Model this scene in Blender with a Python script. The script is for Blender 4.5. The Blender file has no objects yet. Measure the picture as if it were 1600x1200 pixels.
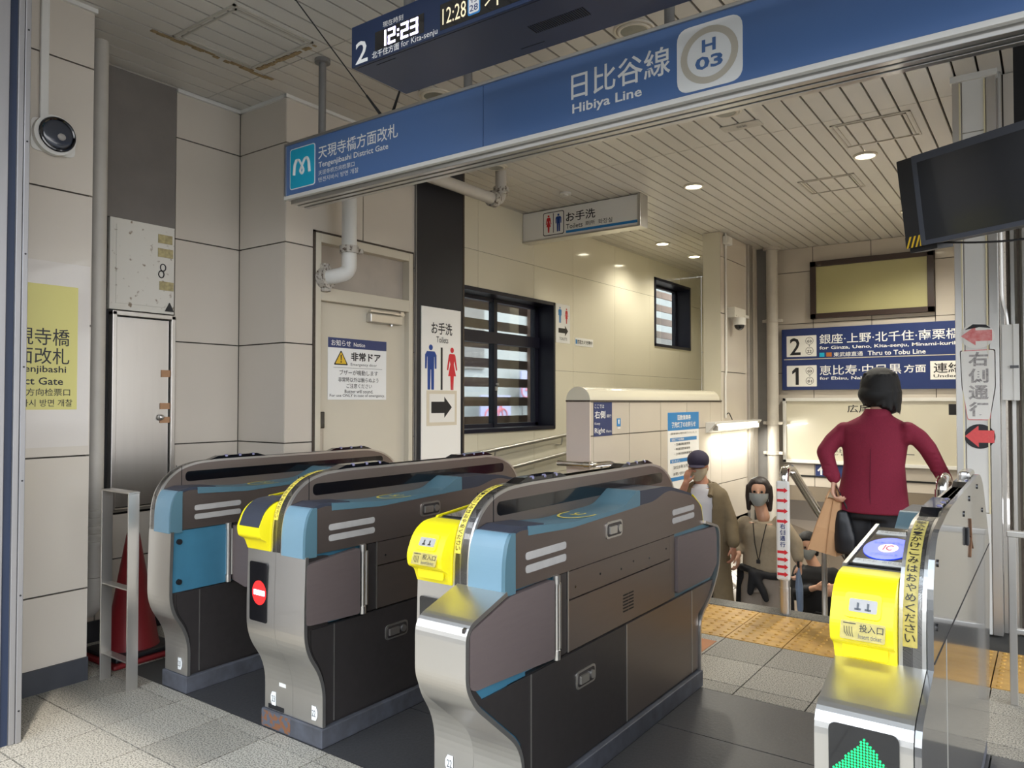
import bpy, bmesh, math, random
from mathutils import Vector, Matrix
from math import sin, cos, pi, radians
random.seed(7)
SC = bpy.context.scene; COL = SC.collection

# ---------------------------------------------------------------- camera, world, light, exposure
FPX = 1173.0; YAW = radians(35.8); PIT = math.atan(27/FPX); CH = 1.28
cd = bpy.data.cameras.new('camera'); cam = bpy.data.objects.new('camera', cd); COL.objects.link(cam)
cam.location = (0, 0, CH); cam.rotation_euler = (pi/2+PIT, 0, YAW)
cd.sensor_width = 36; cd.lens = FPX/1600*36; cd.clip_start = .02; cd.clip_end = 300
SC.camera = cam
w = bpy.data.worlds.new('world'); SC.world = w; w.use_nodes = True
nt = w.node_tree; nt.nodes.clear()
wo = nt.nodes.new('ShaderNodeOutputWorld'); bg = nt.nodes.new('ShaderNodeBackground')
tc = nt.nodes.new('ShaderNodeTexCoord'); sx = nt.nodes.new('ShaderNodeSeparateXYZ'); cr = nt.nodes.new('ShaderNodeValToRGB')
nt.links.new(tc.outputs['Generated'], sx.inputs[0]); nt.links.new(sx.outputs['Z'], cr.inputs[0]); nt.links.new(cr.outputs[0], bg.inputs[0]); nt.links.new(bg.outputs[0], wo.inputs[0])
cr.color_ramp.elements[0].color = (.98, .97, .97, 1); cr.color_ramp.elements[1].color = (.68, .82, 1, 1); cr.color_ramp.elements[1].position = .8
bg.inputs[1].default_value = 3.2
sd = bpy.data.lights.new('sun', 'SUN'); sd.energy = 2.2; sd.angle = radians(3); sd.color = (1, .95, .87)
sun = bpy.data.objects.new('sun', sd); COL.objects.link(sun); sun.rotation_euler = Vector((-.55, .35, -1)).to_track_quat('-Z', 'Y').to_euler()
vs = SC.view_settings; SC.display_settings.display_device = 'sRGB'
vs.view_transform = 'Standard'; vs.look = 'None'; vs.exposure = 0.6; vs.gamma = 1.0; vs.use_curve_mapping = False
DOWNLIGHT_W = 65; DOWN_COL = (1, .95, .82)

# ---------------------------------------------------------------- measuring helpers: a sight line met with a plane of the place
_f = Vector((-sin(YAW), cos(YAW), 0)); _r = Vector((cos(YAW), sin(YAW), 0)); _z = Vector((0, 0, 1))
_F = _f*cos(PIT)+_z*sin(PIT); _U = _z*cos(PIT)-_f*sin(PIT)
def _ray(u, v): return _F+_r*((u-800)/FPX)+_U*((600-v)/FPX)
def onX(u, v, X): d = _ray(u, v); return Vector((0, 0, CH))+d*(X/d.x)
def onY(u, v, Y): d = _ray(u, v); return Vector((0, 0, CH))+d*(Y/d.y)
def onZ(u, v, Z): d = _ray(u, v); return Vector((0, 0, CH))+d*((Z-CH)/d.z)

# ---------------------------------------------------------------- materials
def lin(c): return c/12.92 if c <= .04045 else ((c+.055)/1.055)**2.4
def rgb(r, g, b): return (lin(r/255), lin(g/255), lin(b/255), 1)
def mat(name, c, rough=.5, metal=0, noise=0, scale=8, stretch=(1, 1, 1), c2=None, bump=0, bscale=60, var=0, emit=0, alpha=1, coat=0, trans=0, thr=None, rnoise=0):
    m = bpy.data.materials.new(name); m.use_nodes = True; t = m.node_tree; b = t.nodes['Principled BSDF']
    col = rgb(*c); b.inputs['Base Color'].default_value = col
    b.inputs['Roughness'].default_value = rough; b.inputs['Metallic'].default_value = metal
    if coat: b.inputs['Coat Weight'].default_value = coat; b.inputs['Coat Roughness'].default_value = .04
    if trans: b.inputs['Transmission Weight'].default_value = trans
    if emit: b.inputs['Emission Color'].default_value = col; b.inputs['Emission Strength'].default_value = emit
    if alpha < 1: b.inputs['Alpha'].default_value = alpha
    src = None
    if noise or bump or rnoise:
        g = t.nodes.new('ShaderNodeNewGeometry'); mp = t.nodes.new('ShaderNodeMapping'); mp.inputs['Scale'].default_value = stretch
        t.links.new(g.outputs['Position'], mp.inputs[0])
    if noise:
        n = t.nodes.new('ShaderNodeTexNoise'); n.inputs['Scale'].default_value = scale; n.inputs['Detail'].default_value = 5
        t.links.new(mp.outputs[0], n.inputs['Vector'])
        r = t.nodes.new('ShaderNodeValToRGB'); e = r.color_ramp.elements
        e[0].position, e[1].position = thr if thr else (.3, .7)
        cc = rgb(*c2) if c2 else tuple(x*(1-noise) for x in col[:3])+(1,)
        e[0].color = cc; e[1].color = col
        t.links.new(n.outputs[0], r.inputs[0]); src = r.outputs[0]
    if rnoise:
        n = t.nodes.new('ShaderNodeTexNoise'); n.inputs['Scale'].default_value = scale*1.3; n.inputs['Detail'].default_value = 4
        t.links.new(mp.outputs[0], n.inputs['Vector']); mr = t.nodes.new('ShaderNodeMapRange')
        mr.inputs[3].default_value = max(.02, rough-rnoise); mr.inputs[4].default_value = rough+rnoise
        t.links.new(n.outputs[0], mr.inputs[0]); t.links.new(mr.outputs[0], b.inputs['Roughness'])
    if var:
        oi = t.nodes.new('ShaderNodeObjectInfo'); mr = t.nodes.new('ShaderNodeMapRange'); mr.inputs[3].default_value = 1-var; mr.inputs[4].default_value = 1+var*.4
        t.links.new(oi.outputs['Random'], mr.inputs[0]); mx = t.nodes.new('ShaderNodeVectorMath'); mx.operation = 'SCALE'
        if src: t.links.new(src, mx.inputs[0])
        else: mx.inputs[0].default_value = col[:3]
        t.links.new(mr.outputs[0], mx.inputs['Scale']); src = mx.outputs[0]
    if src: t.links.new(src, b.inputs['Base Color'])
    if bump:
        n = t.nodes.new('ShaderNodeTexNoise'); n.inputs['Scale'].default_value = bscale; n.inputs['Detail'].default_value = 3
        t.links.new(mp.outputs[0], n.inputs['Vector']); bp = t.nodes.new('ShaderNodeBump'); bp.inputs['Strength'].default_value = bump; bp.inputs['Distance'].default_value = .004
        t.links.new(n.outputs[0], bp.inputs['Height']); t.links.new(bp.outputs[0], b.inputs['Normal'])
    return m
def flat(name, c, rough=.45, **k): return mat(name, c, rough, **k)
M = dict(
 tile=mat('floor granite tile', (176, 169, 155), .55, noise=.35, scale=170, c2=(100, 96, 88), var=.2, bump=.15, thr=(.40, .54)),
 tactile=mat('tactile paving tile', (214, 168, 84), .5, noise=.2, scale=14, c2=(186, 140, 66), var=.1, bump=.1),
 orange=mat('orange tactile tile', (186, 112, 50), .55, noise=.2, scale=12),
 mat_dark=mat('dark rubber floor sheet', (66, 65, 66), .42, noise=.3, scale=120, c2=(50, 50, 51), var=.08, bump=.2),
 grout=mat('floor joint', (62, 60, 56), .9), joint=mat('wall joint', (70, 66, 60), .9),
 kerb=mat('dark granite kerb', (112, 108, 98), .5, noise=.6, scale=160, c2=(60, 58, 54), thr=(.4, .6)),
 panel=mat('glazed wall panel', (205, 196, 183), .2, noise=.06, scale=1.2, var=.04, coat=.3, bump=.03, bscale=5),
 cream=mat('cream wall panel', (222, 216, 196), .12, noise=.04, scale=1.0, coat=.6),
 slat=mat('ceiling slat', (210, 205, 196), .38, noise=.05, scale=2, var=.05, coat=.1),
 ceilgap=mat('ceiling gap', (38, 36, 34), .9), hatch=mat('hatch frame', (190, 184, 172), .45, noise=.1, scale=20),
 concrete=mat('painted grey board', (122, 116, 110), .8, noise=.14, scale=6, bump=.2, bscale=30),
 base=mat('dark baseboard', (58, 60, 66), .5, noise=.15, scale=12),
 steel=mat('brushed stainless steel', (212, 208, 202), .3, .92),
 steelv=mat('brushed steel post', (204, 200, 194), .34, .92, noise=.04, scale=3, stretch=(10, 10, 1)),
 postm=mat('dull steel post', (160, 158, 158), .5, .8, noise=.06, scale=3, stretch=(10, 10, 1)), chrome=mat('polished steel tube', (215, 212, 208), .12, 1),
 bronze=mat('brown brushed steel panel', (132, 120, 113), .34, .75, noise=.04, scale=3, stretch=(1, 1, 10), var=.03),
 gatelow=mat('dark laminated panel', (78, 73, 72), .38, .55, noise=.1, scale=30, rnoise=.06),
 gap=mat('black gap', (14, 14, 16), .6), black=mat('gloss black', (12, 13, 18), .12, coat=.6), blackm=mat('matt black plastic', (24, 24, 27), .5),
 pad=mat('brown grey cushion', (104, 92, 90), .5, noise=.07, scale=10, stretch=(1, 1, 8), bump=.05),
 teal=mat('teal plastic', (116, 148, 164), .34, noise=.05, scale=12), teals=mat('dark teal edge', (82, 114, 126), .4), tealb=mat('teal blue plate', (66, 122, 148), .42, noise=.12, scale=14),
 navy=mat('dark navy plastic', (52, 56, 68), .4), plinth=mat('grey blue plinth', (88, 90, 98), .55, noise=.3, scale=18, c2=(70, 70, 74)), rusty=mat('rusty plinth paint', (88, 90, 98), .8, noise=1, scale=45, c2=(128, 84, 54), thr=(.46, .52)),
 rust=mat('rust stain', (120, 84, 56), .9, noise=.4, scale=40),
 yellow=mat('bright yellow plastic', (250, 232, 20), .38), ylabel=flat('yellow label', (236, 214, 90)), gold=flat('old gold label', (196, 178, 96), noise=.3, scale=60),
 slot=mat('pale plastic slot', (176, 172, 168), .5, noise=.1, scale=30),
 beige=mat('beige door paint', (206, 198, 180), .42, noise=.05, scale=3), beiged=mat('transom board', (182, 172, 160), .55, noise=.12, scale=7),
 seal=mat('dark sealant', (78, 68, 58), .8, noise=.3, scale=50), pipe=mat('painted pipe', (196, 190, 180), .42, noise=.08, scale=10), clamp=mat('worn pipe coupling', (190, 184, 174), .55, noise=.7, scale=45, c2=(92, 78, 66), thr=(.36, .5)),
 white=mat('white paint', (222, 220, 214), .45, noise=.05, scale=6), worn=mat('worn white steel', (214, 210, 200), .5, noise=.5, scale=26, c2=(136, 120, 100), thr=(.30, .38)),
 paper=mat('paper', (232, 229, 222), .6), tape=mat('clear tape', (205, 196, 170), .25, noise=.15, scale=30, alpha=.75), btape=mat('brown tape', (176, 134, 98), .6), ytape=mat('aged tape', (186, 172, 124), .5, noise=.4, scale=50),
 blue=mat('blue sign face', (86, 118, 170), .35, noise=.03, scale=2), navyblue=mat('navy sign face', (40, 56, 108), .35, noise=.03, scale=3), darkblue=mat('dark display casing', (14, 38, 74), .3, noise=.1, scale=2),
 alu=mat('aluminium trim', (200, 198, 194), .3, .9), galv=mat('grey painted rod', (128, 126, 124), .45, .3, noise=.1, scale=10),
 cyan=flat('cyan emblem', (24, 172, 208)), wht=flat('white print', (238, 238, 236)), blk=flat('black print', (22, 22, 26)), grey=flat('grey print', (90, 90, 92)), silver=flat('beige grey ring', (196, 188, 172)),
 redp=flat('red print', (206, 36, 46)), bluep=flat('blue print', (16, 62, 142)), skyp=flat('sky blue print', (36, 128, 196)), pinkp=flat('faded red print', (214, 110, 110), noise=.35, scale=45, c2=(226, 160, 156)), fgrey=flat('faded black print', (120, 116, 114), noise=.5, scale=70, c2=(186, 180, 176)),
 posty=flat('yellow poster', (214, 206, 126)), sign=mat('white sign board', (238, 236, 230), .5), hazard=flat('hazard yellow', (226, 186, 40)),
 ledw=mat('white led', (225, 220, 255), .5, emit=2.6), ledo=mat('cream led', (220, 205, 170), .5, emit=.55), ledr=mat('red led', (235, 30, 30), .5, emit=1.1), ledg=mat('green led', (20, 225, 110), .5, emit=1.3), ledb=mat('blue lit reader', (18, 60, 225), .3, emit=.9), icpink=mat('lit emblem', (230, 200, 220), .4, emit=.8),
 tube=mat('lit fluorescent tube', (255, 250, 225), .5, emit=9), lamp=mat('lit downlight', (255, 248, 222), .5, emit=7), lens=mat('unlit lamp lens', (150, 150, 140), .15, noise=.1, scale=20), lampring=mat('lamp ring', (214, 206, 190), .4),
 glass=mat('window glass', (225, 235, 235), .03, trans=1), wframe=mat('dark blue black frame', (24, 24, 40), .4), pier=mat('navy black board', (18, 20, 30), .5, noise=.1, scale=5), wirem=mat('wire mesh', (120, 122, 122), .4, .5), brown=mat('brown louvre', (168, 136, 116), .6, noise=.15, scale=8),
 asphalt=mat('asphalt', (98, 98, 98), .9, noise=.2, scale=30), facade=mat('pale facade', (158, 158, 154), .8, noise=.05, scale=2), facade2=mat('grey facade', (190, 188, 182), .8), lilac=flat('lilac board', (160, 158, 190)), bike=mat('pinkish red bicycle', (212, 92, 92), .4),
 board=mat('olive cream lit board', (176, 170, 122), .3, noise=.04, scale=2, coat=.4), brownf=mat('dark brown frame', (58, 44, 38), .35), cabinet=mat('pale map board', (206, 200, 180), .2, coat=.5), under=mat('stair soffit', (128, 116, 100), .7), step=mat('stone step', (120, 116, 106), .6, noise=.3, scale=60, var=.08),
 cone=mat('red cone', (120, 26, 30), .5), cardb=mat('kraft paper', (196, 154, 112), .7, noise=.1, scale=12), bagblk=mat('black bag', (24, 25, 30), .4),
 skin=mat('skin', (206, 160, 134), .5), skin2=mat('darker skin', (180, 128, 104), .5), hair=mat('black hair', (7, 6, 7), .65, noise=.4, scale=30, stretch=(8, 8, 1), bump=.5, bscale=120), brhair=mat('dark brown hair', (44, 34, 32), .45, bump=.6, bscale=110),  # skin2 is the browner skin tone of the man in the coat
 redj=mat('raspberry tweed', (134, 28, 56), .85, noise=.25, scale=240, bump=.35, bscale=300), blktr=mat('black cloth', (22, 22, 26), .75, noise=.1, scale=20), coat=mat('khaki cotton', (116, 102, 78), .8, noise=.12, scale=25, bump=.2, bscale=40), tshirt=mat('white cotton', (214, 212, 216), .8, bump=.2, bscale=40), beigek=mat('beige knit', (158, 144, 122), .85, noise=.1, scale=40, bump=.2, bscale=150), trous=mat('warm grey cotton', (150, 138, 126), .85, bump=.2, bscale=30), cap=mat('navy cap cloth', (44, 38, 62), .8), maskm=mat('pale grey mask', (186, 192, 192), .8), maskb=mat('beige mask', (222, 212, 188), .8), eye=mat('eye', (20, 16, 14), .2), denim=mat('pale blue denim', (120, 136, 160), .85))

# ---------------------------------------------------------------- mesh helpers
BASE = {}
def obj(name, bm, m, parent=None, smooth=False, label=None):
    if parent is not None:
        bmesh.ops.translate(bm, verts=bm.verts, vec=-BASE[parent.name])
    bmesh.ops.recalc_face_normals(bm, faces=bm.faces)
    me = bpy.data.meshes.new(name)
    if smooth:
        for f in bm.faces: f.smooth = True
        for e in bm.edges:
            if len(e.link_faces) == 2 and e.calc_face_angle(0) > .6: e.smooth = False
    bm.to_mesh(me); bm.free(); me.materials.append(m if not isinstance(m, str) else M[m])
    o = bpy.data.objects.new(name, me); COL.objects.link(o)
    if parent is not None: o.parent = parent; BASE[o.name] = BASE[parent.name]
    else: BASE[o.name] = Vector((0, 0, 0))
    if label: o['label'] = label
    return o
def thing(name, label, cat, loc, group=None):
    o = bpy.data.objects.new(name, None); o.empty_display_size = .05; COL.objects.link(o); o.location = loc
    BASE[o.name] = Vector(loc); o['label'] = label; o['category'] = cat
    if group: o['group'] = group
    return o
def struct(name, bm, m, smooth=False):
    o = obj(name, bm, m, None, smooth); o['kind'] = 'structure'; return o
def nb(): return bmesh.new()
def box(bm, x0, x1, y0, y1, z0, z1, bev=0, seg=2):
    vs_ = [bm.verts.new((x, y, z)) for x in (min(x0, x1), max(x0, x1)) for y in (min(y0, y1), max(y0, y1)) for z in (min(z0, z1), max(z0, z1))]
    fs = [bm.faces.new([vs_[i] for i in q]) for q in ((0, 1, 3, 2), (4, 6, 7, 5), (0, 4, 5, 1), (2, 3, 7, 6), (0, 2, 6, 4), (1, 5, 7, 3))]
    if bev:
        es = {e for f in fs for e in f.edges}
        bmesh.ops.bevel(bm, geom=list(es), offset=bev, segments=seg, affect='EDGES', profile=.5)
    return bm
def bx(*a, **k): return box(nb(), *a, **k)
def rpath(pts, r, n=5, closed=True):
    """round the corners of a 2-D path; r a number or a list"""
    out = []; N = len(pts)
    for i, p in enumerate(pts):
        ri = r[i] if isinstance(r, (list, tuple)) else r
        if not ri or (not closed and i in (0, N-1)): out.append(tuple(p)); continue
        a = Vector(pts[i-1]); b = Vector(p); c = Vector(pts[(i+1) % N])
        d1 = (a-b); d2 = (c-b); l = min(ri, d1.length*.49, d2.length*.49)
        s = b+d1.normalized()*l; e = b+d2.normalized()*l
        for k in range(n+1):
            t = k/n; q = s*(1-t)**2+b*2*t*(1-t)+e*t*t; out.append((q.x, q.y))
    return out
def prism(bm, poly, axis, a0, a1):
    """extrude a 2-D polygon: axis 'x' takes (y,z), 'y' takes (x,z), 'z' takes (x,y)"""
    def P(p, a): return {'x': (a, p[0], p[1]), 'y': (p[0], a, p[1]), 'z': (p[0], p[1], a)}[axis]
    A = [bm.verts.new(P(p, a0)) for p in poly]; B = [bm.verts.new(P(p, a1)) for p in poly]
    n = len(poly); bm.faces.new(A); bm.faces.new(B[::-1])
    for i in range(n): bm.faces.new((A[i], A[(i+1) % n], B[(i+1) % n], B[i]))
    return bm
def strip(bm, path, x0, x1, th):
    """a bent sheet following a (y,z) path, th thick to its right-hand side"""
    n = len(path); off = []
    for i in range(n):
        a = Vector(path[max(i-1, 0)]); b = Vector(path[min(i+1, n-1)]); d = (b-a).normalized(); off.append((path[i][0]+d.y*th, path[i][1]-d.x*th))
    return prism(bm, list(path)+off[::-1], 'x', x0, x1)
def cyl(bm, p0, p1, r, n=16, r1=None):
    p0 = Vector(p0); p1 = Vector(p1); d = p1-p0
    r1 = r if r1 is None else r1
    mtx = Matrix.Translation((p0+p1)/2) @ d.to_track_quat('Z', 'Y').to_matrix().to_4x4()
    bmesh.ops.create_cone(bm, cap_ends=True, segments=n, radius1=r, radius2=r1, depth=d.length, matrix=mtx); return bm
def tube(bm, pts, r, n=12):
    pts = [Vector(p) for p in pts]; rings = []; up = None
    for i, p in enumerate(pts):
        d = (pts[min(i+1, len(pts)-1)]-pts[max(i-1, 0)]).normalized()
        if up is None: up = d.orthogonal().normalized()
        up = (up-d*up.dot(d)).normalized(); s = d.cross(up)
        ri = r[i] if isinstance(r, (list, tuple)) else r
        rings.append([bm.verts.new(p+(up*cos(2*pi*k/n)+s*sin(2*pi*k/n))*ri) for k in range(n)])
    for a, b in zip(rings, rings[1:]):
        for k in range(n): bm.faces.new((a[k], a[(k+1) % n], b[(k+1) % n], b[k]))
    bm.faces.new(rings[0][::-1]); bm.faces.new(rings[-1]); return bm
def rpts(pts, r, n=6):
    pts = [Vector(p) for p in pts]; out = [pts[0]]
    for i in range(1, len(pts)-1):
        a, b, c = pts[i-1:i+2]; l = min(r, (a-b).length*.49, (c-b).length*.49); s = b+(a-b).normalized()*l; e = b+(c-b).normalized()*l
        out += [s*(1-t)**2+b*2*t*(1-t)+e*t*t for t in [k/n for k in range(n+1)]]
    return out+[pts[-1]]
def ball(bm, c, r, sub=2):
    r = r if isinstance(r, (tuple, list)) else (r, r, r)
    bmesh.ops.create_icosphere(bm, subdivisions=sub, radius=1, matrix=Matrix.Translation(c) @ Matrix.Diagonal((*r, 1))); return bm
def disc(bm, c, r, axis, th, n=24):
    c = Vector(c); a = {'x': Vector((1, 0, 0)), 'y': Vector((0, 1, 0)), 'z': Vector((0, 0, 1))}[axis]
    return cyl(bm, c, c+a*th, r, n)
def minus(rect, holes):
    xs = sorted({rect[0], rect[1], *[max(rect[0], min(rect[1], h[i])) for h in holes for i in (0, 1)]})
    zs = sorted({rect[2], rect[3], *[max(rect[2], min(rect[3], h[i])) for h in holes for i in (2, 3)]})
    out = []
    for a, b in zip(xs, xs[1:]):
        for c, d in zip(zs, zs[1:]):
            if b-a < 1e-5 or d-c < 1e-5: continue
            m, n = (a+b)/2, (c+d)/2
            if any(h[0] < m < h[1] and h[2] < n < h[3] for h in holes): continue
            out.append((a, b, c, d))
    return out
def wall(name, face, at, br, zb, pm, thick=.12, holes=(), gap=.0075, bm_='joint', split=None):
    """wall of separate panels; face '+x','-x','-y'; br = joints along the wall, zb = joints in height"""
    s = {'+x': -1, '-x': 1, '-y': 1}[face]; t = .012
    def R(bm, a, b, c, d, d0, d1):
        if face == '-y': box(bm, a, b, at+s*d0, at+s*d1, c, d)
        else: box(bm, at+s*d0, at+s*d1, a, b, c, d)
    b = nb()
    for q in minus((br[0]+.013, br[-1]-.013, zb[0], zb[-1]), holes): R(b, *q, t, thick)
    o = struct(name, b, bm_)
    for a, c in zip(br, br[1:]):
        for d, e in zip(zb, zb[1:]):
            rs = minus((a+gap/2, c-gap/2, d+gap/2, e-gap/2), holes)
            if not rs: continue
            b = nb()
            for q in rs: R(b, *q, 0, t+.001)
            obj('panel', b, pm, o)
    return o

# ---------------------------------------------------------------- flat print: frames and lettering
class Fr:
    def __init__(s, o, u, n, v=(0, 0, 1)): s.o = Vector(o); s.u = Vector(u).normalized(); s.v = Vector(v).normalized(); s.n = Vector(n).normalized()
    def p(s, a, b, d=0): return s.o+s.u*a+s.v*b+s.n*d
def FY(y, lift=0): return Fr((0, y-lift, 0), (1, 0, 0), (0, -1, 0))
def FX(x, lift=0): return Fr((x+lift, 0, 0), (0, 1, 0), (1, 0, 0))
def fpoly(bm, F, pts, d0=0, d1=.001):
    A = [bm.verts.new(F.p(*p, d0)) for p in pts]; B = [bm.verts.new(F.p(*p, d1)) for p in pts]; n = len(pts)
    bm.faces.new(A[::-1]); bm.faces.new(B)
    for i in range(n): bm.faces.new((A[i], A[(i+1) % n], B[(i+1) % n], B[i]))
    return bm
def frect(bm, F, a0, a1, b0, b1, d0=0, d1=.001, r=0):
    pts = [(a0, b0), (a1, b0), (a1, b1), (a0, b1)]
    return fpoly(bm, F, rpath(pts, r) if r else pts, d0, d1)
def circ(cx, cy, rx, ry=None, n=28): ry = ry or rx; return [(cx+rx*cos(2*pi*k/n), cy+ry*sin(2*pi*k/n)) for k in range(n)]
_tc = {}
def glyphs(s, bold):
    k = (s, bold)
    if k in _tc: return _tc[k]
    c = bpy.data.curves.new('t', 'FONT'); c.body = s; c.size = 1; c.resolution_u = 2; c.offset = bold
    o = bpy.data.objects.new('t', c); COL.objects.link(o); dg = bpy.context.evaluated_depsgraph_get(); dg.update()
    me = bpy.data.meshes.new_from_object(o.evaluated_get(dg)); bpy.data.objects.remove(o); bpy.data.curves.remove(c)
    v = [tuple(q.co[:2]) for q in me.vertices]; f = [tuple(p.vertices) for p in me.polygons]; bpy.data.meshes.remove(me)
    _tc[k] = (v, f); return _tc[k]
def putg(V, Fc, F, s, bb, bold=0, d=.0012, rot=0):
    v, f = glyphs(s, bold)
    if not v: return
    x0 = min(q[0] for q in v); x1 = max(q[0] for q in v); y0 = min(q[1] for q in v); y1 = max(q[1] for q in v)
    n = len(V)
    for q in v:
        a = (q[0]-x0)/max(x1-x0, 1e-6); b = (q[1]-y0)/max(y1-y0, 1e-6)
        if rot: a, b = b, 1-a
        V.append(F.p(bb[0]+a*(bb[2]-bb[0]), bb[1]+b*(bb[3]-bb[1]), d))
    Fc += [tuple(i+n for i in p) for p in f]
def mesh_obj(name, V, Fc, m, parent):
    me = bpy.data.meshes.new(name); b = BASE[parent.name]; me.from_pydata([v-b for v in V], [], Fc); me.materials.append(M[m])
    o = bpy.data.objects.new(name, me); COL.objects.link(o); o.parent = parent; BASE[o.name] = b; return o
def text(F, s, bb, m, parent, bold=0, d=.0012, name='lettering'):
    V, Fc = [], []; putg(V, Fc, F, s, bb, bold, d); return mesh_obj(name, V, Fc, m, parent)
def texts(F, items, m, parent, bold=0, d=.0012, name='lettering'):
    V, Fc = [], []
    for s, bb in items: putg(V, Fc, F, s, bb, bold, d)
    return mesh_obj(name, V, Fc, m, parent)
def vtext(F, s, cx, top, w, h, m, parent, bold=0, d=.0012, fill=.86):
    st = h/len(s); V, Fc = [], []
    for i, ch in enumerate(s):
        if ch == ' ': continue
        b1 = top-i*st; putg(V, Fc, F, ch, (cx-w/2, b1-st*fill, cx+w/2, b1), bold, d)
    return mesh_obj('lettering', V, Fc, m, parent)
def YB(y, u0, v0, u1, v1):   # box on a plane facing the street, from two sight lines
    a = onY(u0, v0, y); b = onY(u1, v1, y); return (a.x, a.z, b.x, b.z)
def XB(x, u0, v0, u1, v1):
    a = onX(u0, v0, x); b = onX(u1, v1, x); return (a.y, a.z, b.y, b.z)
def man_fig(bm, F, cx, b, h, d0=0, d1=.001):
    W = h*.30; fpoly(bm, F, circ(cx, b+h*.925, h*.062), d0, d1)
    fpoly(bm, F, [(cx-W*.62, b+h*.46), (cx-W*.62, b+h*.76), (cx-W*.42, b+h*.84), (cx+W*.42, b+h*.84), (cx+W*.62, b+h*.76), (cx+W*.62, b+h*.46), (cx+W*.44, b+h*.46), (cx+W*.40, b+h*.72), (cx+W*.36, b+h*.72), (cx+W*.34, b), (cx+W*.06, b), (cx+W*.03, b+h*.44), (cx-W*.03, b+h*.44), (cx-W*.06, b), (cx-W*.34, b), (cx-W*.36, b+h*.72), (cx-W*.40, b+h*.72), (cx-W*.44, b+h*.46)], d0, d1)
def woman_fig(bm, F, cx, b, h, d0=0, d1=.001):
    W = h*.28; fpoly(bm, F, circ(cx, b+h*.925, h*.062), d0, d1)
    fpoly(bm, F, [(cx-W*.66, b+h*.47), (cx-W*.42, b+h*.80), (cx-W*.30, b+h*.84), (cx+W*.30, b+h*.84), (cx+W*.42, b+h*.80), (cx+W*.66, b+h*.47), (cx+W*.50, b+h*.45), (cx+W*.30, b+h*.68), (cx+W*.22, b+h*.60), (cx+W*.50, b+h*.32), (cx+W*.22, b+h*.32), (cx+W*.16, b), (cx+W*.02, b), (cx, b+h*.3), (cx-W*.02, b), (cx-W*.16, b), (cx-W*.22, b+h*.32), (cx-W*.50, b+h*.32), (cx-W*.22, b+h*.60), (cx-W*.30, b+h*.68), (cx-W*.50, b+h*.45)], d0, d1)
def arrow(a0, a1, cy, sh, hh, hl):   # rightwards when a1>a0
    s = 1 if a1 > a0 else -1
    return [(a0, cy-sh), (a1-s*hl, cy-sh), (a1-s*hl, cy-hh), (a1, cy), (a1-s*hl, cy+hh), (a1-s*hl, cy+sh), (a0, cy+sh)]

# ================================================================ SETTING
# floor: street tiles, dark sheets between the gates, tiles behind, tactile rows, kerb
b = nb(); box(b, -4.3, 3, -3, 4.75, -.3, -.012); box(b, -4.3, -2.9, 4.75, 10.6, -.3, -.012); box(b, -.42, 3, 4.75, 9.5, -.3, -.012)
floor = struct('floor', b, 'grout')
def shared(name, me, loc, parent):
    o = bpy.data.objects.new(name, me); COL.objects.link(o); o.parent = parent; o.location = loc; BASE[o.name] = Vector((0, 0, 0)); return o
def tile_mesh(w, d, m, dots=False):
    b = nb(); box(b, .0028, w-.0028, .0028, d-.0028, -.02, 0)
    if dots:
        n = 5
        for i in range(n):
            for j in range(n):
                c = ((i+.5)*w/n, (j+.5)*d/n); a = [b.verts.new((c[0]+.0125*cos(k*pi/3), c[1]+.0125*sin(k*pi/3), 0)) for k in range(6)]
                t = [b.verts.new((c[0]+.008*cos(k*pi/3), c[1]+.008*sin(k*pi/3), .005)) for k in range(6)]
                b.faces.new(t)
                for k in range(6): b.faces.new((a[k], a[(k+1) % 6], t[(k+1) % 6], t[k]))
    me = bpy.data.meshes.new('tile'); b.to_mesh(me); b.free(); me.materials.append(M[m]); return me
T1 = tile_mesh(.2975, .31, 'tile')
for i in range(-2, 14):                              # street side of the gates
    for j in range(-4, 4):
        x = -3.643+i*.2975; y = .535+j*.31+.31
        if y+.31 > 1.80 or x > 1.6: continue
        shared('tile', T1, (x, y, 0), floor)
ys = 1.775
T1b = tile_mesh(.2975, .075, 'tile')
for i in range(-2, 14): shared('tile', T1b, (-3.643+i*.2975, ys, 0), floor)
T1c = tile_mesh(.2975, .31, 'tile')
for i in range(-2, 1):
    for j in range(3): shared('tile', T1c, (-3.941+i*.2975-.0, 1.85+j*.31, 0), floor)
S1 = {}
for x0, x1 in ((-3.28, -2.2), (-2.2, -1.3), (-1.3, -.2), (-.2, .9)):   # dark sheets
    for y0, y1 in ((1.85, 2.32), (2.32, 2.785), (2.785, 3.245)):
        k = (round(x1-x0, 3), round(y1-y0, 3))
        if k not in S1: S1[k] = tile_mesh(x1-x0, y1-y0, 'mat_dark')
        o = shared('sheet', S1[k], (x0, y0, .0), floor)
for i in range(-10, 9):
    for y0, d in ((3.245, .11), (3.357, .324), (3.681, .319)):
        x = -1.155+i*.304
        k = ('b', d)
        if k not in S1: S1[k] = tile_mesh(.304, d, 'tile')
        shared('tile', S1[k], (x, y0, 0), floor)
TT = tile_mesh(.304, .298, 'tactile', True)
for i in range(-7, 8):
    for j in range(2): shared('tactile_tile', TT, (-1.463+i*.304, 4.002+j*.3, 0.001), floor)
TO = tile_mesh(.3, .3, 'orange')
o = shared('tactile_tile', TO, (-1.772, 3.612, .002), floor); o['label'] = 'orange guide tile'
b = nb(); box(b, -2.9, -.42, 4.605, 4.75, -.16, .004, .006); struct('trim_1', b, 'kerb')
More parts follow.
